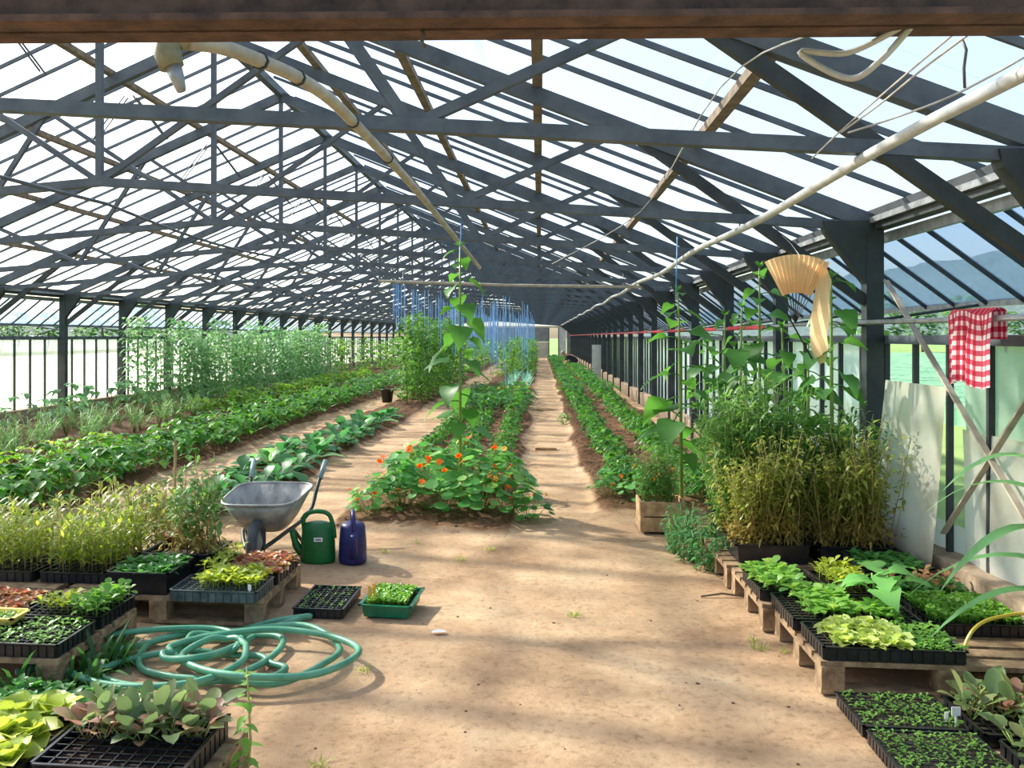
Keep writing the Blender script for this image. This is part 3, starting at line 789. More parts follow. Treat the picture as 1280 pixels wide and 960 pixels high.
def clods():
    rr = random.Random(8); ps = []
    for s in range(4):
        seeded(s + 500); m = MB(); m.lathe([(.3, -.3), (.9, 0), (.5, .55)], 5); m.v = [(x * U(.7, 1.2), y * U(.7, 1.2), z * U(.7, 1.1)) for x, y, z in m.v]; ps.append(m)
    xf = []
    while len(xf) < 3600:
        x = rr.uniform(-6, 2.2); y = 3 + 22 * rr.random() ** 1.6; t = float(till(np.array([x]), np.array([y]))[0])
        if rr.random() > .06 + .94 * t: continue
        s = rr.uniform(.006, .022) * (1 if t > .4 else .5); xf.append((x, y, gz(x, y), rr.uniform(0, 6), s))
    tag(put(scatter('dirt_clods', ps, xf, ['clod']), 'dirt_clods'), 'crumbly brown clods of earth scattered over the beds', 'earth clods', kind='stuff')
clods()
far_rows('bean_rows', LB, [(.86, 21.5, 60, .24, .12), (1.58, 21.5, 60, .24, .14), (-.5, 17, 24, .24, .1), (-1.0, 17, 24, .24, .1), (-1.46, 17, 23, .24, .1), (-4.55, 21.5, 44, .26, .12), (-5.05, 21.5, 44, .26, .12)], ['bean'], 'distant bean foliage where the rows run together', 'foliage', skip=near_person)
CAB = protos(cabbage, (31, 32, 33), 'cabbage', 'stem_green')
row('kohlrabi_plant', CAB, -2.86, 7.6, 17, .42, 'blue-green cabbage plant in the row behind the wheelbarrow', 'cabbage row behind the wheelbarrow', sc=(.9, 1.3), jit=.1)
row('kohlrabi_plant', CAB, -3.25, 7.4, 16, .5, 'blue-green cabbage plant in the second row behind the wheelbarrow', 'second cabbage row', sc=(.9, 1.3), jit=.1)
FEN = protos(fennel, (41, 42, 43), 'fennel', 'stem_green')
row('fennel_plant', FEN, -6.6, 9.5, 17, .42, 'feathery fennel plant in the row beyond the thick bean row', 'fennel row', jit=.18)
row('fennel_plant', FEN, -7.1, 9.5, 15, .5, 'feathery fennel plant in the row nearer the milky wall', 'second fennel row', jit=.18)
SQ = protos(bean, (51, 52, 53), 'tall_green', 'stem_green', h=.6, n=16, L=.14)
row('cucumber_plant', SQ, -7.9, 9.0, 17.5, .9, 'broad-leaved climbing plant growing beside the kerb under the milky panels', 'climbing plants by the milky wall', jit=.3)
row('lettuce_plant', BEANL, -6.6, 17.2, 34, .40, 'yellow-green bushy plant in the row behind the fennel', 'yellow-green row behind the fennel', sc=(.9, 1.3), jit=.2)
row('lettuce_plant', BEANL, -5.95, 8.2, 12, .5, 'yellow-green bushy plant between the bean row and the fennel', 'yellow-green plants beside the fennel', jit=.15)
TOM = protos(tomato, (61, 62, 63, 64), 'tall_green', 'stem_green', h=1.85)
TOMD = protos(tomato, (65, 66, 67), 'tomato', 'stem_green', h=2.0)
row('tall_plant', TOM, -8.0, 17.6, 32, .72, 'tall leafy greenish plant in the hedge by the milky wall', 'tall hedge by the milky wall', jit=.2, sc=(.8, 1.1), stems=True)
row('tall_plant', TOM, -7.4, 18.4, 31, .7, 'tall leafy plant in the front line of the hedge by the milky wall', 'front line of the tall hedge', jit=.2, sc=(.65, .9))
row('tomato_plant', TOMD, -3.2, 20.5, 31, .8, 'tall tomato plant in the bed behind the black bucket', 'tomatoes behind the bucket', jit=.2, sc=(.85, 1.1))
row('tomato_plant', TOMD, -2.75, 21.0, 30, 1.0, 'tall tomato plant on the path side of the bed behind the bucket', 'tomatoes behind the bucket, path side', jit=.12, sc=(.75, 1.0))
LK = [leek(s) for s in (71, 72, 73)]
LKM = [(m.mesh('foliage', 'leek'), None) for m in LK]
row('leek_plant', LKM, -.45, 24.5, 33, .3, 'blue-green leek in the row beside the footpath', 'leek row beside the footpath', jit=.08)
row('leek_plant', LKM, -.9, 24.5, 33, .35, 'blue-green leek in the row behind the beans', 'leek row behind the beans', jit=.08)
far_rows('tomato_rows', [tomato(s, h=1.5, n=14, L=.2)[0] for s in (81, 82, 83)], [(-3.1, 31, 60, .8, .2), (-.6, 35, 62, .7, .2), (-1.3, 33, 62, .8, .2), (-6.2, 36, 60, 1.0, .4), (-7.8, 33, 62, .9, .3)], ['tomato'], 'distant tall tomato foliage under the blue strings', 'foliage', sc=(.7, 1.05))

# ------------------------------------------------------------------ nasturtiums
def nast(seed, R=.34, h=.42, n=75):
    seeded(seed); f = MB(); s = MB()
    for i in range(n):
        a = U(0, 6.3); r = R * math.sqrt(U(0, 1)); z = h * math.sqrt(max(0, 1 - (r / R) ** 2)) * U(.45, 1.05) + .04
        p = V(r * math.cos(a), r * math.sin(a), z); f.disc(p, U(.036, .064), V(math.cos(a) * U(.1, .7), math.sin(a) * U(.1, .7), 1), 8, .15)
        if i % 3 == 0: s.tube([(r * .3 * math.cos(a), r * .3 * math.sin(a), 0), p], .003, 3)
    return f.mesh('foliage', 'nasturtium'), s.mesh('stem', 'stem_green')
def flower(mat, seed=3):
    seeded(seed); f = MB()
    for i in range(5): f.leaf(V(0, 0, 0), dirv(i * 1.257, .45), .034, .032, .2, 'round', mid=False)
    f.tube([(0, 0, -.06), (0, 0, .005)], .003, 3); return f.mesh('flower', mat)
NA = [nast(s) for s in (91, 92, 93)]; FLO = [flower('petal_orange'), flower('petal_yellow', 4)]
def nasturtium(px, py, label, group, sc=1.0, nf=6, seed=1):
    rr = random.Random(seed); p = gp(px, py); f, s = NA[seed % 3]
    o = tag(put(None, 'nasturtium_plant', None, (p.x, p.y, gz(p.x, p.y)), rr.uniform(0, 6), sc), label, 'flowering plant', group); put(f, 'foliage', o); put(s, 'stem', o)
    for i in range(nf):
        a = rr.uniform(0, 6.3); r = .34 * math.sqrt(rr.uniform(.02, .95)); z = .42 * math.sqrt(max(0, 1 - (r / .34) ** 2)) + .09
        put(FLO[0 if rr.random() < .8 else 1], 'flower', o, (r * math.cos(a), r * math.sin(a), z), rot=(rr.uniform(-.9, .9), rr.uniform(-.9, .9), 0))
for i, (x, y, s_, n_) in enumerate(((468, 648, .75, 7), (505, 642, 1.05, 6), (548, 645, 1.1, 6), (595, 648, 1.05, 6), (635, 648, .9, 5), (662, 650, .6, 5), (530, 622, 1.1, 5), (580, 620, 1.1, 4), (625, 624, .95, 4))):
    nasturtium(x, y, 'round-leaved nasturtium with orange blooms in the mound around the single tall sunflower', 'nasturtium mound at the sunflower foot', s_, n_, i + 1)
for i, (x, y, s_, n_) in enumerate(((760, 628, .6, 2), (800, 636, .7, 4), (835, 636, .6, 2))):
    nasturtium(x, y, 'small nasturtium at the head of the bean row beside the wooden crate', 'nasturtiums beside the wooden crate', s_, n_, i + 20)
for i, (x, y, s_, n_) in enumerate(((632, 511, .9, 6), (655, 510, 1.0, 7), (706, 530, .45, 3))):
    nasturtium(x, y, 'distant nasturtium blooming between the beans and the leeks', 'nasturtiums in front of the leeks', s_, n_, i + 30)

# ------------------------------------------------------------------ sunflowers
HL = [heart_leaf(s, L_, W_).mesh('leaf', 'sunflower') for s, L_, W_ in ((101, .25, .22), (102, .21, .19), (103, .17, .14))]
def sunflower(base, h, label, n=15, seed=1, z0=.3, lean=(0, 0), sc=1.0, head=True):
    rr = random.Random(seed); t = thing('sunflower', label, 'plant', tuple(base))
    pts = [V(lean[0] * k * k, lean[1] * k * k, h * k) for k in (0, .25, .5, .75, 1)]
    MB().tube(pts, [.017, .016, .014, .011, .007], 7).build('stem', 'stem_green', t, True)
    for i in range(n):
        k = (z0 + (h - z0) * (i + .5) / n) / h; a = 2.4 * i + rr.uniform(-.4, .4); big = 1.15 - .55 * abs(k - .45)
        if k > .9: big *= .75
        put(HL[i % 3], 'leaf', t, (lean[0] * k * k, lean[1] * k * k, h * k), rot=(rr.uniform(-.35, .35), rr.uniform(-.1, .85), a), sc=big * sc * rr.uniform(.85, 1.15))
    if head:
        seeded(seed); c = MB()
        for i in range(9): c.leaf(V(0, 0, 0), dirv(i * .7, U(.5, 1.3)), .08, .03, .1, 'lance')
        c.build('bud', 'sunflower', t, loc=tuple(pts[-1]))
    return t
p = gp(575, 640); sunflower((p.x, p.y, gz(p.x, p.y) - .02), 2.40, 'single tall sunflower plant rising out of the nasturtium mound', 26, 3, .7, (0, 0), 1.0)
p = gp(852, 655); sunflower((p.x, p.y, 0), 1.98, 'sunflower plant standing beside the pale wooden crate', 24, 5, .5, (-.03, 0), 1.05)
for i, (x, d, top, n_, lb) in enumerate(((925, 7.6, 385, 14, 'slim sunflower beside the bushy crate plants, below the warning sign'), (950, 7.7, 335, 18, 'tallest sunflower next to the paper fan'), (905, 8.2, 395, 14, 'sunflower between the wooden crate and the fan sunflowers'),
        (985, 6.9, 410, 11, 'sunflower standing directly under the paper fan'), (1040, 6.3, 348, 15, 'sunflower leaning against the steel post by the fan'), (1010, 6.6, 430, 10, 'short sunflower behind the fan strip'), (880, 8.6, 430, 9, 'short sunflower over the bean row end'))):
    q = at_d(x, 421, d); zb = .2 if d < 6.5 else gz(q.x, q.y) - .01; sunflower((q.x, q.y, zb), 1.6 + (421 - top) * d / FPX - zb, lb, n_ + 7, 40 + i, .6, (U(-.05, .05), 0), .9)
# twine holding the tall ones
tw = [(575, 318, 8.0, 2.62), (845, 372, 7.6, 2.45)]
for x, y, d, zt in tw:
    q = at_d(x, y, d); tubething('twine', [q, V(q.x + .01, q.y, zt)], .005, 'twine_blue', 'blue twine tying up the ' + ('nasturtium-mound sunflower' if x < 700 else 'crate-side sunflower'), 'twine', 4)
# blue strings over the far tomatoes
rs = random.Random(17)
sm_ = MB().tube([(0, 0, 0), (0, 0, -1)], .008, 4).mesh('string', 'twine_blue')
def chz(x): return ZCH + (ZCE - ZCH) * abs(x - XC) / (XR - XC) - .03
for i in range(250):
    y = FY[8 + i % 17] + rs.uniform(-.02, .02); x = rs.choice([-.6, -1.3, -3.0, -2.8, -3.3, -2.2]) + rs.uniform(-.3, .3)
    o = tag(put(sm_, 'twine', None, (x, y, chz(x)), 0, (1, 1, rs.uniform(1.3, 2.3))), 'thin blue twine hanging over the far tomato rows', 'twine', 'blue strings over the tomatoes')
for i in range(14):
    y = FY[7] + rs.uniform(-.02, .02); x = -3.05 + rs.uniform(-.15, .15)
    tag(put(sm_, 'twine', None, (x, y, chz(x)), 0, (.8, .8, rs.uniform(.5, 1.1))), 'blue twine in the bundle hanging above the bucket tomatoes', 'twine', 'bundle of blue strings')
# ------------------------------------------------------------------ pallets, trays, crates
def pallet(x0, y0, label, wx=1.2, wy=.8):
    t = thing('pallet', label, 'pallet', (x0, y0, .004), group=None)
    db = MB().box((wx / 2, 0, .133), (wx, .10, .022)).mesh('deck_board', 'pallet_wood')
    for i in range(6): put(db, 'deck_board', t, (0, .06 + (wy - .12) * i / 5, 0))
    st = MB().box((0, wy / 2, .112), (.10, wy, .020)).mesh('stringer_board', 'pallet_wood')
    bl = MB().box((0, 0, .061), (.10, .10, .080)).mesh('block', 'pallet_wood'); bb = MB().box((wx / 2, 0, .010), (wx, .10, .020)).mesh('bottom_board', 'pallet_wood')
    for x in (.052, wx / 2, wx - .052):
        put(st, 'stringer_board', t, (x, 0, 0))
        for y in (.052, wy / 2, wy - .052): put(bl, 'block', t, (x, y, 0))
    for y in (.052, wy / 2, wy - .052): put(bb, 'bottom_board', t, (0, y, 0))
    return t
PZ = .149
def tray(x0, y0, x1, y1, z, label, h=.055, nx=10, ny=7, mat='tray_black', soil=-.012, rz=0.0):
    w_, d_ = x1 - x0, y1 - y0; t = thing('seedling_tray', label, 'tray', ((x0 + x1) / 2, (y0 + y1) / 2, z), rz)
    b = MB(); i = .012
    for sx, sy, lx, ly in ((0, -d_ / 2 + i, w_ - 2 * i, .004), (0, d_ / 2 - i, w_ - 2 * i, .004), (-w_ / 2 + i, 0, .004, d_ - 2 * i), (w_ / 2 - i, 0, .004, d_ - 2 * i)): b.box((sx, sy, h / 2), (lx, ly, h))
    cw = (w_ - 2 * i) / nx; ch = (d_ - 2 * i) / ny
    for k in range(nx):
        x = -w_ / 2 + i + cw * (k + .5)
        for y in (-d_ / 2 + i - .003, d_ / 2 - i + .003): b.box((x, y, h * .45), (cw * .72, .010, h * .85))
    for k in range(ny):
        y = -d_ / 2 + i + ch * (k + .5)
        for x in (-w_ / 2 + i - .003, w_ / 2 - i + .003): b.box((x, y, h * .45), (.010, ch * .72, h * .85))
    b.build('cell_cups', mat, t)
    r = MB()
    for sx, sy, lx, ly in ((0, -d_ / 2 + i / 2, w_, i), (0, d_ / 2 - i / 2, w_, i), (-w_ / 2 + i / 2, 0, i, d_), (w_ / 2 - i / 2, 0, i, d_)): r.box((sx, sy, h), (lx, ly, .006))
    r.build('rim', mat, t)
    g = MB()
    for k in range(1, nx): g.box((-w_ / 2 + i + cw * k, 0, h - .004), (.005, d_ - 2 * i, .008))
    for k in range(1, ny): g.box((0, -d_ / 2 + i + ch * k, h - .004), (w_ - 2 * i, .005, .008))
    g.build('cell_grid', mat, t)
    MB().box((0, 0, h + soil - .012), (w_ - 2.4 * i, d_ - 2.4 * i, .022)).build('soil', 'potting_soil', t)
    t['w'] = w_; t['d'] = d_; t['zs'] = h + soil - .002; return t
def crate(x0, y0, x1, y1, z, label, h=.125, mat='tray_black', fill=.65, soilm='potting_soil', name='crate', rz=0.0):
    w_, d_ = x1 - x0, y1 - y0; t = thing(name, label, 'crate', ((x0 + x1) / 2, (y0 + y1) / 2, z), rz)
    b = MB(); e = .018
    def ring(wd, dp, zz): return [(-wd / 2, -dp / 2, zz), (wd / 2, -dp / 2, zz), (wd / 2, dp / 2, zz), (-wd / 2, dp / 2, zz)]
    b.v += ring(w_ - 2 * e - .02, d_ - 2 * e - .02, 0) + ring(w_ - 2 * e, d_ - 2 * e, h - .002) + ring(w_ - 2 * e - .012, d_ - 2 * e - .012, h - .002) + ring(w_ - 2 * e - .032, d_ - 2 * e - .032, .006)
    b.face(3, 2, 1, 0); b.face(12, 13, 14, 15)
    for q in range(3):
        for k in range(4): l = (k + 1) % 4; b.face(q * 4 + k, q * 4 + l, q * 4 + 4 + l, q * 4 + 4 + k)
    b.build('body', mat, t)
    r = MB()
    for sx, sy, lx, ly in ((0, -d_ / 2 + e / 2, w_, e), (0, d_ / 2 - e / 2, w_, e), (-w_ / 2 + e / 2, 0, e, d_), (w_ / 2 - e / 2, 0, e, d_)): r.box((sx, sy, h), (lx, ly, .008))
    r.build('rim', mat, t)
    MB().box((0, 0, h * fill - .01), (w_ - 2 * e - .03, d_ - 2 * e - .03, .02)).build('soil', soilm, t)
    t['w'] = w_ - .04; t['d'] = d_ - .04; t['zs'] = h * fill; return t
def fill(t, ms, name, label, group, nx, ny, u=(0, 1), v=(0, 1), jit=.25, sc=(.85, 1.15), skip=0.0, seed=1, cat='seedling', two=None):
    rr = random.Random(seed); w_, d_ = t['w'] - .03, t['d'] - .03; co, si = math.cos(t.rotation_euler.z), math.sin(t.rotation_euler.z)
    for j in range(ny):
        for i in range(nx):
            if rr.random() < skip: continue
            a = u[0] + (u[1] - u[0]) * (i + .5 + rr.uniform(-jit, jit)) / nx; b = v[0] + (v[1] - v[0]) * (j + .5 + rr.uniform(-jit, jit)) / ny
            x, y = (a - .5) * w_, (b - .5) * d_; m = rr.choice(ms)
            loc = (t.location.x + x * co - y * si, t.location.y + x * si + y * co, t.location.z + t['zs'])
            r, s_ = rr.uniform(0, 6.3), rr.uniform(*sc)
            if isinstance(m, tuple):
                o = tag(put(None, name, None, loc, r, s_), label, cat, group)
                for pn, pm in m: put(pm, pn, o)
            else: tag(put(m, name, None, loc, r, s_), label, cat, group)
def dense(t, protos_, mats, n, label, name, seed=1, sc=(.8, 1.2), u=(0, 1), v=(0, 1)):
    rr = random.Random(seed); w_, d_ = t['w'] - .04, t['d'] - .04; xf = []
    for i in range(n):
        x, y = (u[0] + (u[1] - u[0]) * rr.random() - .5) * w_, (v[0] + (v[1] - v[0]) * rr.random() - .5) * d_
        xf.append((x, y, 0, rr.uniform(0, 6.3), rr.uniform(*sc)))
    o = put(scatter(name, protos_, xf, mats), name, None, (t.location.x, t.location.y, t.location.z + t['zs']), t.rotation_euler.z)
    return tag(o, label, 'seedlings', kind='stuff')
def pair(fn, seeds, fm, sm, **k):
    return [(('foliage', r[0].mesh('foliage', fm)), ('stem', r[1].mesh('stem', sm))) for r in (fn(s, **k) for s in seeds)]
SP_Y = [sprout(s, 8, .045, .06).mesh('seedling', 'seed_yellow') for s in (201, 202, 203)]
SP_G = [sprout(s, 6, .045, .04).mesh('seedling', 'seed_green') for s in (204, 205, 206)]
SP_D = [sprout(s, 7, .055, .035, 'ovate', .55).mesh('seedling', 'seed_dark') for s in (207, 208, 209)]
SP_S = [sprout(s, 4, .024, .014).mesh('seedling', 'seed_green') for s in (210, 211, 212)]
SP_T = [sprout(s, 3, .016, .008).mesh('seedling', 'seed_green') for s in (213, 214)]
SP_R = [rosette(s, 9, .055, .6).mesh('seedling', 'seed_red') for s in (215, 216, 217)]
SP_L = [rosette(s, 13, .075, .8).mesh('seedling', 'lettuce') for s in (218, 219, 220)]
SP_O = [rosette(s, 13, .13, .75).mesh('seedling', 'lettuce_olive') for s in (221, 222)]
SP_GL = [sprout(s, 9, .07, .04, 'spoon', .55).mesh('seedling', 'seed_green') for s in (223, 224, 225)]
ST_Y = [stalky(s, .30, 16, .085).mesh('seedling', ['seed_tall', 'stem_dry']) for s in (231, 232, 233, 234)]
ST_T = [stalky(s, .40, 18, .09).mesh('seedling', ['herb', 'stem_dry']) for s in (235, 236, 237)]
BR = pair(brassica, (241, 242, 243), 'brassica', 'stem_green')
BRP = pair(brassica, (244, 245), 'brassica_pink', 'stem_dry')
CRESS = [sprout(s, 4, .018, .035, 'round', .8) for s in (251, 252, 253)]

# ---- left group
pallet(-2.72, 4.79, 'wooden pallet under the yellow-green seedling tray beside the watering cans')
pallet(-3.35, 3.80, 'wooden pallet under the trays beside the hose coil')
pallet(-3.98, 4.75, 'wooden pallet under the tall yellow seedlings')
pallet(-2.28, 2.44, 'wooden pallet under the pinkish cabbage seedlings')
t = tray(-2.03, 4.72, -1.53, 5.06, PZ, 'grey cell tray of yellow-green seedlings on the pallet beside the watering cans', .06, 11, 7, 'tray_grey')
fill(t, SP_Y, 'salad_seedling', 'yellow-green salad seedling in the grey cell tray', 'salad seedlings in the grey tray', 9, 8, (.25, 1), (.12, 1), sc=(.9, 1.35), skip=.1)
t = tray(-2.02, 5.08, -1.52, 5.56, PZ, 'black cell tray of reddish lettuces in front of the wheelbarrow', .06)
fill(t, SP_R, 'red_lettuce', 'reddish lettuce in the tray in front of the wheelbarrow', 'red lettuces by the wheelbarrow', 8, 7, (.3, 1), sc=(.9, 1.5), skip=.1, seed=2)
fill(t, SP_Y, 'salad_seedling', 'pale seedling at the edge of the reddish lettuce tray', 'pale seedlings beside the red lettuces', 3, 6, (0, .3), sc=(.9, 1.3), seed=3)
t = crate(-2.44, 4.80, -2.06, 5.20, PZ, 'black crate of dark green seedlings on the pallet next to the grey tray')
fill(t, SP_D, 'spinach_seedling', 'dark green seedling in the black crate next to the grey tray', 'dark seedlings in the black crate', 7, 7, sc=(.9, 1.4), seed=4)
t = crate(-2.44, 5.24, -1.98, 5.62, PZ, 'black crate of gangly yellowing pepper plants before the wheelbarrow')
PEP = []
for s in (301, 302, 303):
    f_, fd_, s_ = bush(s, .50, 4, 20, .06, .10, .35); PEP.append((('foliage', f_.mesh('foliage', 'herb_green')), ('dry_foliage', fd_.mesh('dry_foliage', 'herb_dry')), ('stem', s_.mesh('stem', 'stem_dry'))))
fill(t, PEP, 'pepper_plant', 'gangly yellowing pepper plant in the black crate before the wheelbarrow', 'pepper plants in the crate', 4, 2, (.3, .95), (.2, .9), sc=(.8, 1.2), seed=5, cat='plant')
ppx = gp(216, 668, .16)
pot = thing('plant_pot', 'terracotta plant pot tilted among the crates', 'pot', (-2.38, 5.68, .004), 0)
MB().lathe([(.05, 0), (.075, .27), (.085, .27), (.085, .31), (.075, .31), (.07, .24)], 16).build('body', 'terracotta', pot, True)
MB().lathe([(.068, .235), (.068, .25)], 16).build('soil', 'potting_soil', pot)
t = tray(-2.95, 5.00, -2.47, 5.54, PZ, 'black tray of tall yellow-green seedlings beside the dark seedling crate', .06)
fill(t, ST_Y, 'tall_seedling', 'tall yellow-green seedling beside the dark seedling crate', 'tall yellow seedlings by the crate', 10, 9, jit=.5, sc=(.6, 1.15), seed=6)
t = tray(-3.50, 5.00, -2.98, 5.54, PZ, 'black tray of pale grassy seedlings behind the reddish lettuce tray', .06)
fill(t, ST_Y, 'tall_seedling', 'pale grassy seedling behind the small reddish lettuce tray', 'grassy seedlings behind the red tray', 10, 9, jit=.5, sc=(.5, 1.05), seed=7)
t = tray(-3.2, 5.72, -2.5, 6.2, 0, 'black tray of weedy tall herbs on the ground before the bean row', .06)
fill(t, ST_T, 'herb_seedling', 'tall weedy herb in the tray before the bean row', 'weedy herbs before the bean row', 10, 6, jit=.4, sc=(.8, 1.35), seed=8)
t = tray(-4.0, 5.72, -3.24, 6.2, 0, 'black tray of straggly herbs beside the weedy herb tray', .06)
fill(t, ST_T, 'herb_seedling', 'straggly herb in the tray beside the weedy herbs', 'straggly herbs', 9, 6, jit=.4, sc=(.6, 1.1), seed=9)
t = tray(-2.62, 3.82, -2.16, 4.19, PZ, 'black cell tray of small green seedlings beside the yellow dish', .06, 11, 8)
fill(t, SP_S, 'small_seedling', 'small green seedling in the cell tray beside the yellow dish', 'small seedlings by the yellow dish', 9, 7, jit=.2, sc=(1.0, 1.9), skip=.12, seed=10)
t = tray(-2.60, 4.22, -2.16, 4.62, PZ, 'black cell tray of leggy lime seedlings on the pallet above the hose', .06, 10, 8)
fill(t, SP_G, 'lime_seedling', 'leggy lime seedling along the tray edge above the hose', 'lime seedlings above the hose', 5, 7, (.62, 1), (0, 1), sc=(1.2, 1.9), seed=11)
fill(t, SP_Y, 'lime_seedling', 'light green seedling mid-tray above the hose', 'light seedlings above the hose', 4, 4, (.1, .6), (.1, .6), sc=(.9, 1.2), seed=12)
t = tray(-3.08, 4.22, -2.63, 4.62, PZ, 'black cell tray with a patch of red lettuce behind the yellow dish', .06, 10, 8)
fill(t, SP_R, 'red_lettuce', 'pink-red lettuce behind the yellow dish', 'red lettuces behind the yellow dish', 7, 5, (.2, 1), sc=(.9, 1.4), seed=13)
t = crate(-2.72, 4.02, -2.50, 4.19, PZ + .067, 'shallow yellow dish resting on the small seedling tray', .035, 'tray_yellow', .4, name='dish')
t['category'] = 'dish'
fill(t, SP_T, 'tiny_seedling', 'tiny seedling in the yellow dish', 'tiny seedlings in the dish', 5, 4, sc=(1, 2), seed=14)
t = tray(-1.64, 2.72, -1.12, 3.16, PZ, 'black cell tray of pinkish cabbage seedlings, half its cells empty', .075, 10, 9, 'tray_black', -.03)
fill(t, BR, 'cabbage_seedling', 'grey-green cabbage seedling in the half-empty cell tray', 'cabbage seedlings in the half-empty tray', 6, 3, (.02, .95), (.5, 1), jit=.4, sc=(.55, .98), seed=15)
fill(t, BRP, 'cabbage_seedling', 'pinkish cabbage seedling in the half-empty cell tray', 'pink cabbage seedlings', 5, 2, (.02, .95), (.45, .95), jit=.45, sc=(.55, .9), seed=16)
t = tray(-2.24, 2.72, -1.68, 3.18, PZ, 'black tray of crinkled olive lettuces beside the pinkish cabbage seedlings', .05)
fill(t, SP_O, 'lettuce', 'crinkled olive-green lettuce beside the pinkish cabbage tray', 'olive lettuces', 4, 3, sc=(.9, 1.2), seed=17, cat='lettuce')
t = tray(-2.28, 3.34, -1.66, 3.70, 0, 'black ground tray of dark seedlings between lettuces and hose', .06)
fill(t, SP_D, 'dark_seedling', 'dark green seedling in the ground tray between lettuces and hose', 'dark seedlings in the ground tray', 11, 6, jit=.35, sc=(.9, 1.4), seed=18)
# ---- ground trays by the cans
a_, b_ = gp(365, 763, .05), gp(430, 767, .05); t = tray(a_.x, a_.y + .01, a_.x + .30, a_.y + .49, 0.008, 'black cell tray of sparse sprouts on the bare ground by the cans', .05, 7, 11, rz=-.02)
fill(t, SP_T, 'tiny_sprout', 'tiny pale sprout in the ground tray by the cans', 'sprouts by the cans', 6, 10, jit=.2, sc=(1.0, 1.8), skip=.2, seed=19)
a_ = gp(449, 758, .08); t = crate(a_.x, a_.y + .01, a_.x + .31, a_.y + .41, .010, 'green plastic tray packed with bright cress and orange labels', .07, 'tray_green', .8, rz=-.06)
dense(t, CRESS, ['cress'], 620, 'dense bright cress filling the green plastic tray', 'cress', 3)
for i, (dx, dy) in enumerate(((-.115, -.11), (-.085, -.12), (-.10, -.06))):
    tag(MB().box((0, 0, .055), (.014, .004, .11)).build('plant_label', 'label_orange', loc=(t.location.x + dx, t.location.y + dy, .06)), ('orange plant label at the corner of the cress tray', 'orange plant label next to the corner label in the cress tray', 'orange plant label set behind two others in the cress')[i], 'plant label')
def marker(px, py, z, mat, label, w_=.035, h=.03, stick=.06):
    q = gp(px, py, z); t = thing('plant_label', label, 'plant label', tuple(q), YAW)
    MB().box((0, 0, stick / 2 - .02), (.007, .003, stick)).build('stick', mat, t); MB().box((0, 0, stick + h / 2 - .022), (w_, .003, h)).build('plate', mat, t)
marker(333, 726, .20, 'label_orange', 'orange plant label in the grey cell tray', .05, .022, .07)
marker(312, 742, .20, 'label_white', 'white plant label in the grey cell tray', .018, .03, .04)

# ---- right group
pallet(1.25, 4.15, 'wooden pallet under the frilly pale lettuce tray', 1.1)
pallet(1.20, 5.00, 'wooden pallet under the trays before the dry bushes', 1.1)
pallet(1.18, 5.84, 'wooden pallet under the crates of dry bushes', 1.1)
pallet(1.20, 6.86, 'wooden pallet under the black trough behind the dry bushes', 1.0, .7)
t = tray(1.26, 4.16, 1.88, 4.53, PZ, 'black cell tray of frilly pale lettuces at the pallet corner', .06, 13, 8)
fill(t, SP_L, 'frilly_lettuce', 'frilly pale lettuce in the tray at the pallet corner', 'frilly lettuces', 5, 4, (.12, .62), (0, 1), sc=(.9, 1.35), seed=20, cat='lettuce')
fill(t, SP_S, 'parsley_seedling', 'small dark seedling beside the frilly lettuces', 'small seedlings beside the frilly lettuces', 9, 10, (.6, 1), (0, 1), jit=.4, sc=(1.2, 2.0), seed=21)
t = tray(1.24, 4.56, 1.60, 5.02, PZ, 'black cell tray of mixed green seedlings behind the frilly lettuces', .06, 8, 10)
fill(t, SP_GL, 'chard_seedling', 'glossy green seedling behind the frilly lettuces', 'chard seedlings', 5, 6, (.25, 1), jit=.35, sc=(.9, 1.4), seed=22)
t = tray(1.62, 4.56, 1.86, 5.02, PZ, 'black cell tray under the big squash leaves', .06, 6, 10)
fill(t, SP_GL, 'chard_seedling', 'green seedling growing below the squash leaves', 'seedlings below the squash', 3, 3, (0, .6), (0, .4), sc=(.8, 1.2), seed=23)
t = tray(1.90, 4.56, 2.34, 5.02, PZ, 'black tray packed with fine bright cress beside the kerb', .06)
dense(t, CRESS, ['cress'], 900, 'dense fine bright cress beside the kerb', 'cress', 5, (.9, 1.5))
t = tray(1.20, 5.06, 1.56, 5.52, PZ, 'black cell tray of pointed seedlings before the bush crates', .06, 8, 10)
fill(t, SP_GL, 'beet_seedling', 'pointed green seedling in front of the bush crates', 'beet seedlings', 5, 6, (0, .7), jit=.35, sc=(.8, 1.3), seed=24)
t = tray(1.58, 5.06, 1.80, 5.52, PZ, 'black cell tray of full light green seedlings beside the green-filled crate', .06, 5, 10)
fill(t, SP_Y, 'celery_seedling', 'full light green seedling beside the green-filled crate', 'celery seedlings', 4, 7, jit=.35, sc=(1.0, 1.5), seed=25)
t = crate(1.84, 5.36, 2.24, 5.76, PZ, 'black crate of low green seedlings beside the kerb')
fill(t, SP_D, 'leafy_seedling', 'low green seedling in the crate beside the kerb', 'seedlings in the kerb crate', 8, 7, jit=.4, sc=(.9, 1.3), seed=26)
t = tray(1.86, 5.04, 2.30, 5.33, PZ, 'black tray of red-stemmed seedlings between cress and crate', .06)
fill(t, [sprout(s, 6, .05, .08).mesh('seedling', 'seed_red') for s in (261, 262)] + SP_D, 'red_stem_seedling', 'red-stemmed seedling between the cress and the crate', 'red-stemmed seedlings', 10, 6, jit=.4, sc=(.8, 1.3), seed=27)
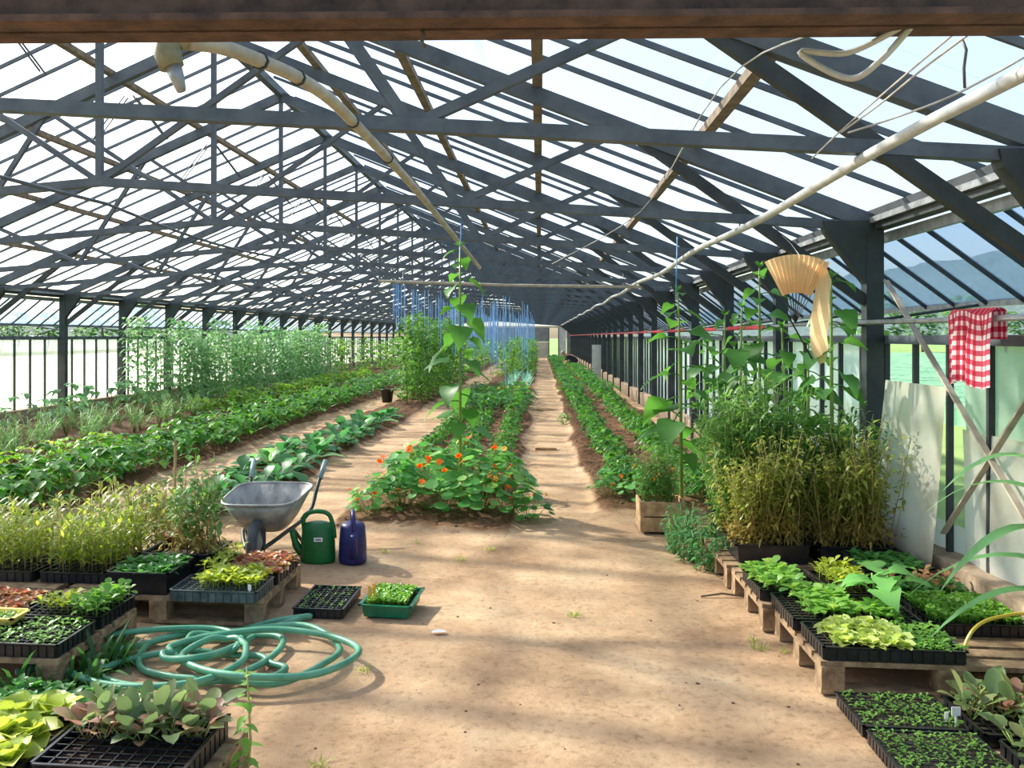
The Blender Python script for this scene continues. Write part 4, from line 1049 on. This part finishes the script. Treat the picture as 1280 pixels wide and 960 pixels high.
# squash plants
SQL = [heart_leaf(s, .17, .16).mesh('leaf', 'squash') for s in (271, 272)]
for i, (x, y, n_) in enumerate(((1.70, 4.80, 6), (1.80, 4.86, 6))):
    rr = random.Random(60 + i); q = thing('squash_plant', ('broad-leaved squash plant over the cell tray', 'broad-leaved squash plant next to the fine cress')[i], 'plant', (x, y, PZ + .045))
    MB().tube([(0, 0, 0), (.01, 0, .10), (0, .01, .19)], [.008, .007, .005], 6).build('stem', 'stem_green', q)
    for k in range(n_): put(SQL[k % 2], 'leaf', q, (0, 0, .08 + .11 * k / n_), rot=(rr.uniform(-.2, .2), rr.uniform(-.3, .2), 2.4 * k + i), sc=rr.uniform(.65, 1.05))
# dry bushes in crates
HB = []
for s in (311, 312, 313, 314):
    f_, fd_, s_ = bush(s, .92, 13, 44, .062, .34, .36); HB.append((('foliage', f_.mesh('foliage', 'herb')), ('dry_foliage', fd_.mesh('dry_foliage', 'herb_dry')), ('stem', s_.mesh('stem', 'stem_dry'))))
HG = []
for s in (321, 322, 323):
    f_, fd_, s_ = bush(s, 1.15, 13, 44, .07, .30, .15); HG.append((('foliage', f_.mesh('foliage', 'herb_green')), ('dry_foliage', fd_.mesh('dry_foliage', 'herb')), ('stem', s_.mesh('stem', 'stem_green'))))
for x0, x1, y0, y1, lb, gl, pr, s_ in ((1.24, 1.72, 5.87, 6.22, 'black slatted crate of drying herb bushes at the path edge', 'drying yellowish herb bush in the crate at the path edge', HB, (.55, .85)), (1.75, 2.22, 5.87, 6.22, 'black crate of drying herb bushes next to the kerb', 'drying herb bush in the crate next to the kerb', HB, (.55, .9)),
        (1.24, 1.72, 6.26, 6.6, 'black crate of green herb bushes behind the drying bushes', 'green herb bush behind the drying bushes', HG, (.75, 1.0)), (1.75, 2.22, 6.26, 6.6, 'black crate of green herb bushes beside the steel post', 'green herb bush beside the steel post', HG, (.6, .85))):
    t = crate(x0, y0, x1, y1, PZ, lb, .12); fill(t, pr, 'herb_bush', gl, gl.replace('herb bush ', 'herb bushes '), 4, 2, jit=.3, sc=s_, seed=int(x0 * 100 + y0 * 10), cat='plant')
t = crate(1.28, 6.92, 1.75, 7.24, PZ, 'black trough of green leafy bushes beside the wooden crate', .15, name='trough'); fill(t, HG, 'leafy_bush', 'green leafy bush in the black trough', 'bushes in the trough', 4, 2, sc=(.45, .65), seed=51, cat='plant')
q = gp(829, 667); wc = thing('wooden_crate', 'pale wooden crate on the ground at the bean row head', 'crate', (q.x, q.y + .18, .004))
for sx, sy, lx, ly in ((0, -.17, .36, .014), (0, .17, .36, .014), (-.175, 0, .014, .34), (.175, 0, .014, .34)):
    for k in range(2): MB().box((sx, sy, .065 + .125 * k), (lx, ly, .115)).build('slat', 'rough_wood', wc)
for sx in (-.16, .16):
    for sy in (-.155, .155): MB().box((sx, sy, .125), (.025, .025, .25)).build('corner_post', 'rough_wood', wc)
MB().box((0, 0, .11), (.33, .32, .2)).build('soil', 'potting_soil', wc); wc['w'] = .32; wc['d'] = .3; wc['zs'] = .21
fill(wc, HG, 'crate_herb', 'leafy green herb growing in the pale wooden crate', 'herbs in the wooden crate', 3, 2, sc=(.3, .45), seed=52, cat='plant')
# grey-green herbs at the path edge
GH = []
for s in (331, 332, 333):
    f_, fd_, s_ = bush(s, .34, 12, 18, .06, .2, .0); GH.append((('foliage', f_.mesh('foliage', 'cabbage')), ('stem', s_.mesh('stem', 'stem_green'))))
for i, (x, y) in enumerate(((845, 690), (862, 700), (880, 712), (858, 676), (885, 690))):
    q = gp(x, y); o = tag(put(None, 'ground_herb', None, (q.x, q.y, gz(q.x, q.y)), i, .85), 'grey-green herb clump on the ground between wooden crate and bush crates', 'plant', 'herb clumps at the path edge')
    for pn, pm in GH[i % 3]: put(pm, pn, o)
# ground trays in front of the right pallets
for y0, y1, lb, gl, sd in ((3.69, 4.04, 'black cell tray of tiny seedlings against the lettuce pallet', 'tiny seedling in dark compost against the lettuce pallet', 28), (3.31, 3.67, 'black cell tray of tiny seedlings with the white markers', 'tiny seedling in the tray beside the white markers', 29)):
    t = tray(1.27, y0, 1.68, y1, .008, lb, .05, 12, 10, soil=-.002); fill(t, SP_S, 'tiny_seedling', gl, gl.replace('seedling', 'seedlings'), 11, 9, jit=.3, sc=(.7, 1.2), skip=.1, seed=sd)
t = tray(1.71, 3.66, 2.16, 4.04, .008, 'grey-rimmed cell tray of leafy cabbage seedlings under the pallet edge', .05, 10, 8, 'tray_black', -.02)
fill(t, BR, 'cabbage_seedling', 'leafy cabbage seedling in the tray under the pallet edge', 'cabbage seedlings by the pallet', 5, 2, (0, .9), (.45, 1), jit=.35, sc=(.7, 1.0), seed=30)
fill(t, BRP, 'cabbage_seedling', 'pale pinkish cabbage seedling under the pallet edge', 'pale cabbage seedlings by the pallet', 4, 1, (.1, .8), (.5, .9), jit=.4, sc=(.6, .85), seed=31)
t = tray(1.74, 3.22, 2.2, 3.63, .008, 'black cell tray of stalky cabbage seedlings beside the white markers', .05, 10, 8, 'tray_black', -.02)
fill(t, BR, 'cabbage_seedling', 'stalky cabbage seedling beside the white markers', 'stalky cabbage seedlings', 4, 4, (0, 1), (.2, 1), jit=.35, sc=(.7, 1.05), seed=32)
marker(1195, 910, .05, 'label_white', 'white square plant marker at the tray edge', .035, .035, .07)
marker(1183, 905, .05, 'label_white', 'narrow white plant marker next to the square one', .014, .03, .04)
# corn by the kerb
cp = thing('corn_plant', 'tall corn plant with long arching leaves by the kerb', 'plant', (2.24, 4.06, .004))
MB().lathe([(.055, 0), (.072, .18), (.078, .18), (.078, .20), (.068, .2), (.065, .16)], 16).build('pot', 'tray_black', cp, True)
MB().lathe([(.064, .15), (.064, .165)], 16).build('soil', 'potting_soil', cp)
MB().tube([(0, 0, .15), (.01, 0, .7), (0, 0, 1.25)], [.016, .014, .008], 7).build('stem', 'stem_green', cp, True)
for i, (z, a, L_, e) in enumerate(((.42, 2.7, .62, .5), (.55, 3.5, .7, .6), (.68, 2.4, .66, .7), (.8, 3.2, .66, .8), (.9, 3.9, .5, .9), (.95, 1.6, .5, 1.0), (.75, .9, .4, .9), (.3, 3.1, .55, .5))):
    MB().leaf(V(0, 0, z + .16), dirv(a, e), L_ * 1.15, .075, .75, 'corn', fold=.2).build('leaf', 'corn', cp)
hp = thing('hoop', 'thin yellow bent pipe hoop standing over the slatted pallet', 'hoop', (0, 0, 0))
MB().tube(crsp([at_d(1205, 832, 3.98) , at_d(1207, 805, 4.0), at_d(1222, 782, 4.02), at_d(1250, 771, 4.05), at_d(1290, 769, 4.08), at_d(1330, 800, 4.1), at_d(1345, 868, 4.1)], 5), .008, 6).build('pipe', 'yellow_pipe', hp)

# ------------------------------------------------------------------ wheelbarrow
wb = thing('wheelbarrow', 'grey metal wheelbarrow with pale blue grips behind the crates', 'wheelbarrow', (-1.99, 6.42, .004), -PI / 2 + .06)
def rloop(x0, x1, y, z, yf=None, n=28, z1=None):
    o = []; yf = y if yf is None else yf
    for k in range(n):
        t = 2 * PI * k / n; c, s_ = math.cos(t), math.sin(t); e = .45
        cx = math.copysign(abs(c) ** e, c); cy = math.copysign(abs(s_) ** e, s_); f = (cx + 1) / 2
        o.append((x0 + (x1 - x0) * f, cy * (y + (yf - y) * f), z + ((z1 - z) * f if z1 is not None else 0)))
    return o
m = MB(); loops = [rloop(-.18, .20, .15, .20, .13), rloop(-.26, .30, .20, .27, .18), rloop(-.36, .44, .30, .46, .26, z1=.43), rloop(-.35, .43, .29, .46, .25, z1=.43), rloop(-.25, .29, .19, .28, .17), rloop(-.17, .19, .14, .212, .12)]
for l in loops: m.v += l
for q in range(5):
    for k in range(28): l = (k + 1) % 28; m.face(q * 28 + k, q * 28 + l, q * 28 + 28 + l, q * 28 + 28 + k)
m.face(*range(27, -1, -1)); m.face(*range(140, 168)); tub = m.build('tub', 'barrow_tub', wb, True)
MB().tube(rloop(-.36, .44, .30, .462, .26, z1=.432), .010, 6, True).build('rim', 'barrow_tub', tub, True)
for s in (-1, 1):
    h = MB().tube(crsp([(.40, s * .06, .13), (.15, s * .15, .18), (-.3, s * .24, .24), (-.5, s * .27, .42), (-.68, s * .29, .56)], 5), .015, 7).build('handle', 'barrow_frame', wb, True)
    MB().tube([(-.56, s * .278, .465), (-.71, s * .294, .585)], .021, 8).build('grip', 'grip', h, True)
    MB().tube([(-.22, s * .2, .22), (-.34, s * .22, .0), (-.26, s * .22, .0), (-.02, s * .17, .19)], .013, 6).build('leg', 'barrow_frame', wb, True)
wh = MB().lathe([(.11, -.035), (.145, -.035), (.16, -.015), (.16, .015), (.145, .035), (.11, .035), (.11, -.035)], 24, cap=False)
wh.v = [(x + .36, z, y + .16) for x, y, z in wh.v]; wheel = wh.build('wheel', 'rubber', wb, True)
hb = MB().lathe([(.02, -.04), (.112, -.012), (.112, .012), (.02, .04)], 20); hb.v = [(x + .36, z, y + .16) for x, y, z in hb.v]; hb.build('hub', 'barrow_tub', wheel, True)

# ------------------------------------------------------------------ watering cans
def can(px, py, mat, label, rz, W=.125, D=.095, H=.27):
    q = gp(px, py); t = thing('watering_can', label, 'watering can', (q.x, q.y + .08, .004), rz)
    MB().lathe([(.96, 0), (1.0, .02), (.98, H * .5), (.88, H * .92), (.80, H), (.5, H + .012), (.2, H + .014)], 24, sx=W, sy=D).build('body', mat, t, True)
    MB().tube(crsp([(-W * .80, 0, H * .86), (-W * .78, 0, H + .05), (-W * .2, 0, H + .085), (W * .55, 0, H + .07), (W * .84, 0, H * .98), (W * .94, 0, H * .62)], 5), .016, 8).build('handle', mat, t, True)
    MB().tube(crsp([(-W * .9, 0, .06), (-W * 1.25, 0, .12), (-W * 1.45, 0, .22)], 4), [.03] * 5 + [.024] * 4, 10).build('spout', mat, t, True)
    return t
c1 = can(394, 706, 'can_green', 'dark green plastic watering can with a white sticker beside the pallet', .1)
s_ = MB().box((.015, -.0925, .175), (.06, .004, .028)).build('sticker', 'sticker', c1); MB().box((.015, -.0955, .175), (.04, .002, .01)).build('print', 'sticker_print', s_)
c2 = can(438, 706, 'can_blue', 'navy blue plastic watering can standing next to the green one', PI / 2 + .25, .115, .10, .27)
s_ = MB().box((.0, -.097, .17), (.035, .004, .03)).build('sticker', 'sticker', c2, loc=(0, 0, 0)); s_.rotation_euler = (0, 0, -PI / 2 + .5); MB().box((0, -.1, .17), (.022, .002, .012)).build('print', 'sticker_print', s_)

# ------------------------------------------------------------------ hose
rr = random.Random(12); hc = gp(270, 828); P = []
P.append(gp(20, 838, .03)); P.append(gp(90, 822, .03)); P.append(gp(140, 812, .03))
for k in range(58):
    a = 2.2 + k * .72; lp = k // 9; cxo = .20 * math.sin(k * .29 + .5); cyo = .10 * math.cos(k * .41); R = .31 + .19 * math.sin(k * .53 + 1.0) + rr.uniform(-.05, .05)
    P.append(V(hc.x + cxo + R * 1.12 * math.cos(a), hc.y + cyo + R * .92 * math.sin(a), .020 + .012 * lp + .012 * (k % 2)))
P += [gp(300, 803, .05), gp(335, 785, .03), gp(372, 775, .02), gp(387, 772, .02), gp(380, 771, .03), gp(340, 776, .03), gp(300, 787, .03), gp(270, 798, .04)]
P = [V(p_.x, p_.y, max(p_.z, .024) + gz(p_.x, p_.y)) for p_ in P]
tag(MB().tube(crsp(P, 7), .0165, 8).build('garden_hose', 'hose', None, True), 'pale green garden hose lying in a loose tangled coil', 'hose')
q0, q1 = gp(238, 878, .03), gp(277, 884, .03)
tag(MB().tube([q0, q0.lerp(q1, .5), q1], .017, 9).build('hose_end', 'hose', None, True), 'short straight cut end of green hose beside the coil', 'hose')

# ------------------------------------------------------------------ towel, fan, sign, odds
def towel():
    y0, y1 = 4.72, 5.20; xr = XR - .12; zt = 1.727; nu, nv = 26, 30; m = MB(); uv = []
    for j in range(nv + 1):
        sarc = -.16 + .60 * j / nv
        for i in range(nu + 1):
            a = i / nu; y = y0 + (y1 - y0) * a
            fold = .018 * math.sin(a * 19) + .01 * math.sin(a * 41 + 1)
            if sarc < 0: x = xr + .03 + fold * .4; z = zt + sarc + .02
            elif sarc < .06: t = sarc / .06; x = xr + .03 * math.cos(PI * t); z = zt + .02 * math.sin(PI * t) + .004
            else: x = xr - .03 - fold * min(1, (sarc - .05) * 6) - .01; z = zt - (sarc - .06) - .015 * math.sin(a * 7)
            y2 = y + (.03 * math.sin(a * 3) * max(sarc, 0)); m.v.append((x, y2, z)); uv.append((a * 11, (sarc + .2) * 19))
    for j in range(nv):
        for i in range(nu): k = j * (nu + 1) + i; m.face(k, k + 1, k + nu + 2, k + nu + 1)
    me = m.mesh('towel', 'gingham', True); l = me.uv_layers.new(name='UVMap')
    for lp in me.loops: l.data[lp.index].uv = uv[lp.vertex_index]
    tag(put(me, 'towel'), 'red and white checked tea towel hung over the rail', 'towel')
towel()
fd = 6.15
fan = thing('paper_fan', 'large woven paper fan with dark ribs hanging near the post', 'fan', tuple(at_d(1003, 402, fd)), YAW)
pxm = fd / FPX
def fp(x, y, o=0.0): return V((x - 1003) * pxm, o, -(y - 402) * pxm)
m = MB(); n = 26
for k in range(n + 1):
    a = math.radians(-27 + 57 * k / n); o = .010 * (-1) ** k
    for r in (36, 84): m.v.append(tuple(fp(1003 - 8 + r * math.sin(a) * 1.02, 402 - r * math.cos(a), o)))
for k in range(n): b = k * 2; m.face(b, b + 1, b + 3, b + 2)
m.build('paper', 'paper_fan', fan)
for k in range(9):
    a = math.radians(-27 + 57 * k / 8); MB().bar(fp(995, 404, .012), fp(995 + 70 * math.sin(a), 402 - 70 * math.cos(a), .012), .006, .004).build('rib', 'fan_rib', fan)
MB().bar(fp(985, 392, .02), fp(1019, 453, .02), .012, .008).build('handle', 'fan_rib', fan)
m = MB(); row_ = [((1020, 328), (1034, 338)), ((1022, 345), (1037, 352)), ((1016, 368), (1036, 370)), ((1013, 395), (1035, 397)), ((1010, 418), (1033, 420)), ((1014, 440), (1033, 438)), ((1022, 456), (1031, 452))]
for i, (a_, b_) in enumerate(row_):
    for k in range(4): m.v.append(tuple(fp(a_[0] + (b_[0] - a_[0]) * k / 3, a_[1] + (b_[1] - a_[1]) * k / 3, -.03 + .02 * ((i + k) % 2))))
for i in range(len(row_) - 1):
    for k in range(3): b = i * 4 + k; m.face(b, b + 1, b + 5, b + 4)
m.build('folded_paper', 'paper_fan', fan)
MB().tube([fp(1000, 320), fp(1002, 300, .2), fp(1006, 270, .6)], .003, 4).build('hanging_string', 'wire', fan)
sg = thing('warning_sign', 'small yellow warning triangle fixed on the grey wall sheets', 'sign', tuple(at_X(928, 500, XW - .04)), -PI / 2)
def tri(r, y, mat, nm, par):
    m = MB(); c = [(r * math.sin(k * 2 * PI / 3), r * math.cos(k * 2 * PI / 3)) for k in range(3)]
    m.v = [(x, y, z) for x, z in c] + [(x, y + .004, z) for x, z in c]; m.face(0, 1, 2); m.face(5, 4, 3)
    for k in range(3): l = (k + 1) % 3; m.face(k, 3 + k, 3 + l, l)
    return m.build(nm, mat, par)
tri(.13, 0, 'sign_black', 'border', sg); pl = tri(.105, -.005, 'sign_yellow', 'plate', sg); MB().box((0, -.007, .005), (.016, .003, .07)).build('symbol', 'sign_black', pl)
for px, py, L_, lb in ((682, 562, .30, 'flat plank step lying across the footpath'), (679, 513, .45, 'worn plank step further along the footpath')):
    q = gp(px, py); MBo = MB().box((0, 0, .02), (L_, .10, .035)).build('plank', 'rough_wood', loc=(q.x, q.y, gz(q.x, q.y))); MBo.rotation_euler = (0, 0, .05); tag(MBo, lb, 'plank')
q = gp(484, 503); bk = thing('bucket', 'black plastic bucket on the soil before the tomatoes', 'bucket', (q.x, q.y, gz(q.x, q.y)))
MB().lathe([(.12, 0), (.16, .30), (.17, .30), (.17, .32), (.15, .32), (.115, .03)], 18).build('body', 'bucket_black', bk, True); MB().lathe([(.14, .24), (.14, .26)], 18).build('soil', 'potting_soil', bk)
q = gp(218, 640); tag(MB().tube([(0, 0, -.02), (.01, 0, .55), (0, 0, .58)], [.014, .014, .008], 6).build('wooden_stake', 'rough_wood', loc=(q.x, q.y, gz(q.x, q.y))), 'upright wooden stake in the soil behind the crates', 'stake')
q = gp(540, 793); tag(MB().leaf(V(0, 0, .006), V(1, .3, 0), .08, .05, 0, 'round', .15).build('paper_scrap', 'paper_scrap', loc=(q.x, q.y, gz(q.x, q.y) + .004)), 'small white scrap on the sandy floor', 'scrap')
q0, q1 = gp(876, 746), gp(930, 747); tag(MB().tube([V(q0.x, q0.y, gz(q0.x, q0.y) + .008), q0.lerp(q1, .5) + V(0, .01, .02), V(q1.x, q1.y, gz(q1.x, q1.y) + .008)], .006, 5).build('twig', 'bark'), 'thin dry twig lying on the sandy floor by the pallets', 'twig')
q = at_X(746, 452, XR - .25); tag(MB().box((0, 0, .65), (.34, .03, 1.25)).build('leaning_board', 'board_white', loc=(XR - .26, q.y, .02)), 'grey board propped on the kerb before the far posts', 'board')
# weeds
def tuft(seed, n=14, L_=.2, w_=.012, mat='weed'):
    seeded(seed); f = MB()
    for i in range(n): f.leaf(V(U(-.03, .03), U(-.03, .03), 0), dirv(U(0, 6.3), U(.6, 1.4)), L_ * U(.6, 1.2), w_, U(.2, .9), 'blade', mid=False)
    return f.mesh('tuft', mat)
TW = [tuft(s, 12, .34, .024) for s in (401, 402, 403)]; TG = [tuft(s, 22, .07, .005, 'grass_leaf') for s in (404, 405)]
rr = random.Random(31)
for i in range(20):
    x = rr.uniform(-2.13, -2.04) if i % 2 else rr.uniform(-2.75, -2.1); y = rr.uniform(3.8, 4.3) if i % 2 else rr.uniform(3.74, 3.80)
    tag(put(TW[i % 3], 'weed_tuft', None, (x, y, gz(x, y) - .01), rr.uniform(0, 6), rr.uniform(.6, 1.05)), 'broad-bladed dark weed at the foot of the hose-side pallet', 'weed', 'weeds by the hose-side pallet')
for i, (x, y) in enumerate(((520, 678), (612, 688), (716, 770), (455, 840), (400, 955), (950, 810), (980, 815), (940, 800), (840, 650), (330, 855), (380, 845), (1010, 825), (700, 545), (575, 700), (480, 690))):
    q = gp(x, y); tag(put(TG[i % 2], 'grass_tuft', None, (q.x, q.y, gz(q.x, q.y) - .005), i, rr.uniform(.6, 1.3)), 'small tuft of grass on the open sandy floor', 'grass tuft', 'grass tufts on the floor')
# leggy weed at the cabbage tray
q = gp(297, 955); wd = thing('leggy_weed', 'leggy leafy weed beside the half-empty cabbage tray', 'weed', (-1.02, 3.02, gz(-1.02, 3.02)))
MB().tube([(0, 0, 0), (.02, 0, .2), (.0, .02, .45)], [.006, .005, .003], 5).build('stem', 'stem_dry', wd)
seeded(77)
for k in range(26): MB().leaf(V(0, 0, .06 + .39 * k / 26), dirv(2.4 * k, U(-.2, .7)), U(.04, .075) * (1.2 - .6 * k / 26), .032, .4, 'ovate').build('leaf', 'seed_green', wd)

# ------------------------------------------------------------------ the gardener
def skinned(name, joints, edges, mat, parent=None, loc=(0, 0, 0)):
    me = bpy.data.meshes.new(name); me.from_pydata([j[0] for j in joints], edges, []); me.materials.append(MAT[mat])
    o = put(me, name, parent, loc); sk = o.modifiers.new('skin', 'SKIN'); sk.use_smooth_shade = True
    ly = me.skin_vertices[0].data if me.skin_vertices else None
    if ly is None:
        me.skin_vertices.new() if hasattr(me.skin_vertices, 'new') else None
        ly = me.skin_vertices[0].data
    for i, j in enumerate(joints): ly[i].radius = (j[1], j[1]); ly[i].use_root = (i == 0)
    sb = o.modifiers.new('sub', 'SUBSURF'); sb.levels = 1; sb.render_levels = 2
    return o
gpz = gp(722, 462)
J = {'pel': (0, 0, .42), 'sp': (-.2, 0, .55), 'ch': (-.40, 0, .66), 'nk': (-.50, 0, .72), 'hd': (-.60, 0, .76), 'ht': (-.68, 0, .80)}
body = [((0, 0, .42), .13), ((-.2, 0, .54), .125), ((-.40, 0, .64), .13), ((-.50, 0, .69), .05), ((-.57, 0, .73), .075), ((-.66, 0, .76), .08)]
be = [(0, 1), (1, 2), (2, 3), (3, 4), (4, 5)]
cl = body[:3]; ce = be[:2]
cl = list(cl); body = list(body); ce = list(ce); be = list(be)
for s in (-1, 1):
    arm = [((-.42, s * .17, .62), .055), ((-.46, s * .2, .38), .042), ((-.60, s * .14, .20), .032), ((-.66, s * .12, .15), .035), ((-.71, s * .11, .13), .02)]
    leg = [((.02, s * .10, .40), .085), ((-.26, s * .16, .40), .065), ((.02, s * .15, .06), .045), ((-.12, s * .16, .035), .035)]
    b = len(body); body += arm; be += [(2, b)] + [(b + i, b + i + 1) for i in range(4)]
    b = len(body); body += leg; be += [(0, b)] + [(b + i, b + i + 1) for i in range(3)]
    b = len(cl); cl += arm[:2]; ce += [(2, b), (b, b + 1)]
    b = len(cl); cl += leg[:3]; ce += [(0, b)] + [(b + i, b + i + 1) for i in range(2)]
gx, gy = 1.72, 43.6
pr_ = thing('person', 'person in dark clothes crouching and reaching into the bean row', 'person', (gx, gy, gz(gx, gy)), .15)
skinned('body', body, be, 'skin', pr_); skinned('clothing', [(p_, r_ * 1.14 + .006) for p_, r_ in cl], ce, 'dark_cloth', pr_)
m = MB().lathe([(.01, -.1), (.075, -.07), (.098, 0), (.085, .06), (.04, .095), (.005, .1)], 12); m.v = [(x - .62, y, z + .79) for x, y, z in m.v]; m.build('hair', 'hair', pr_, True)
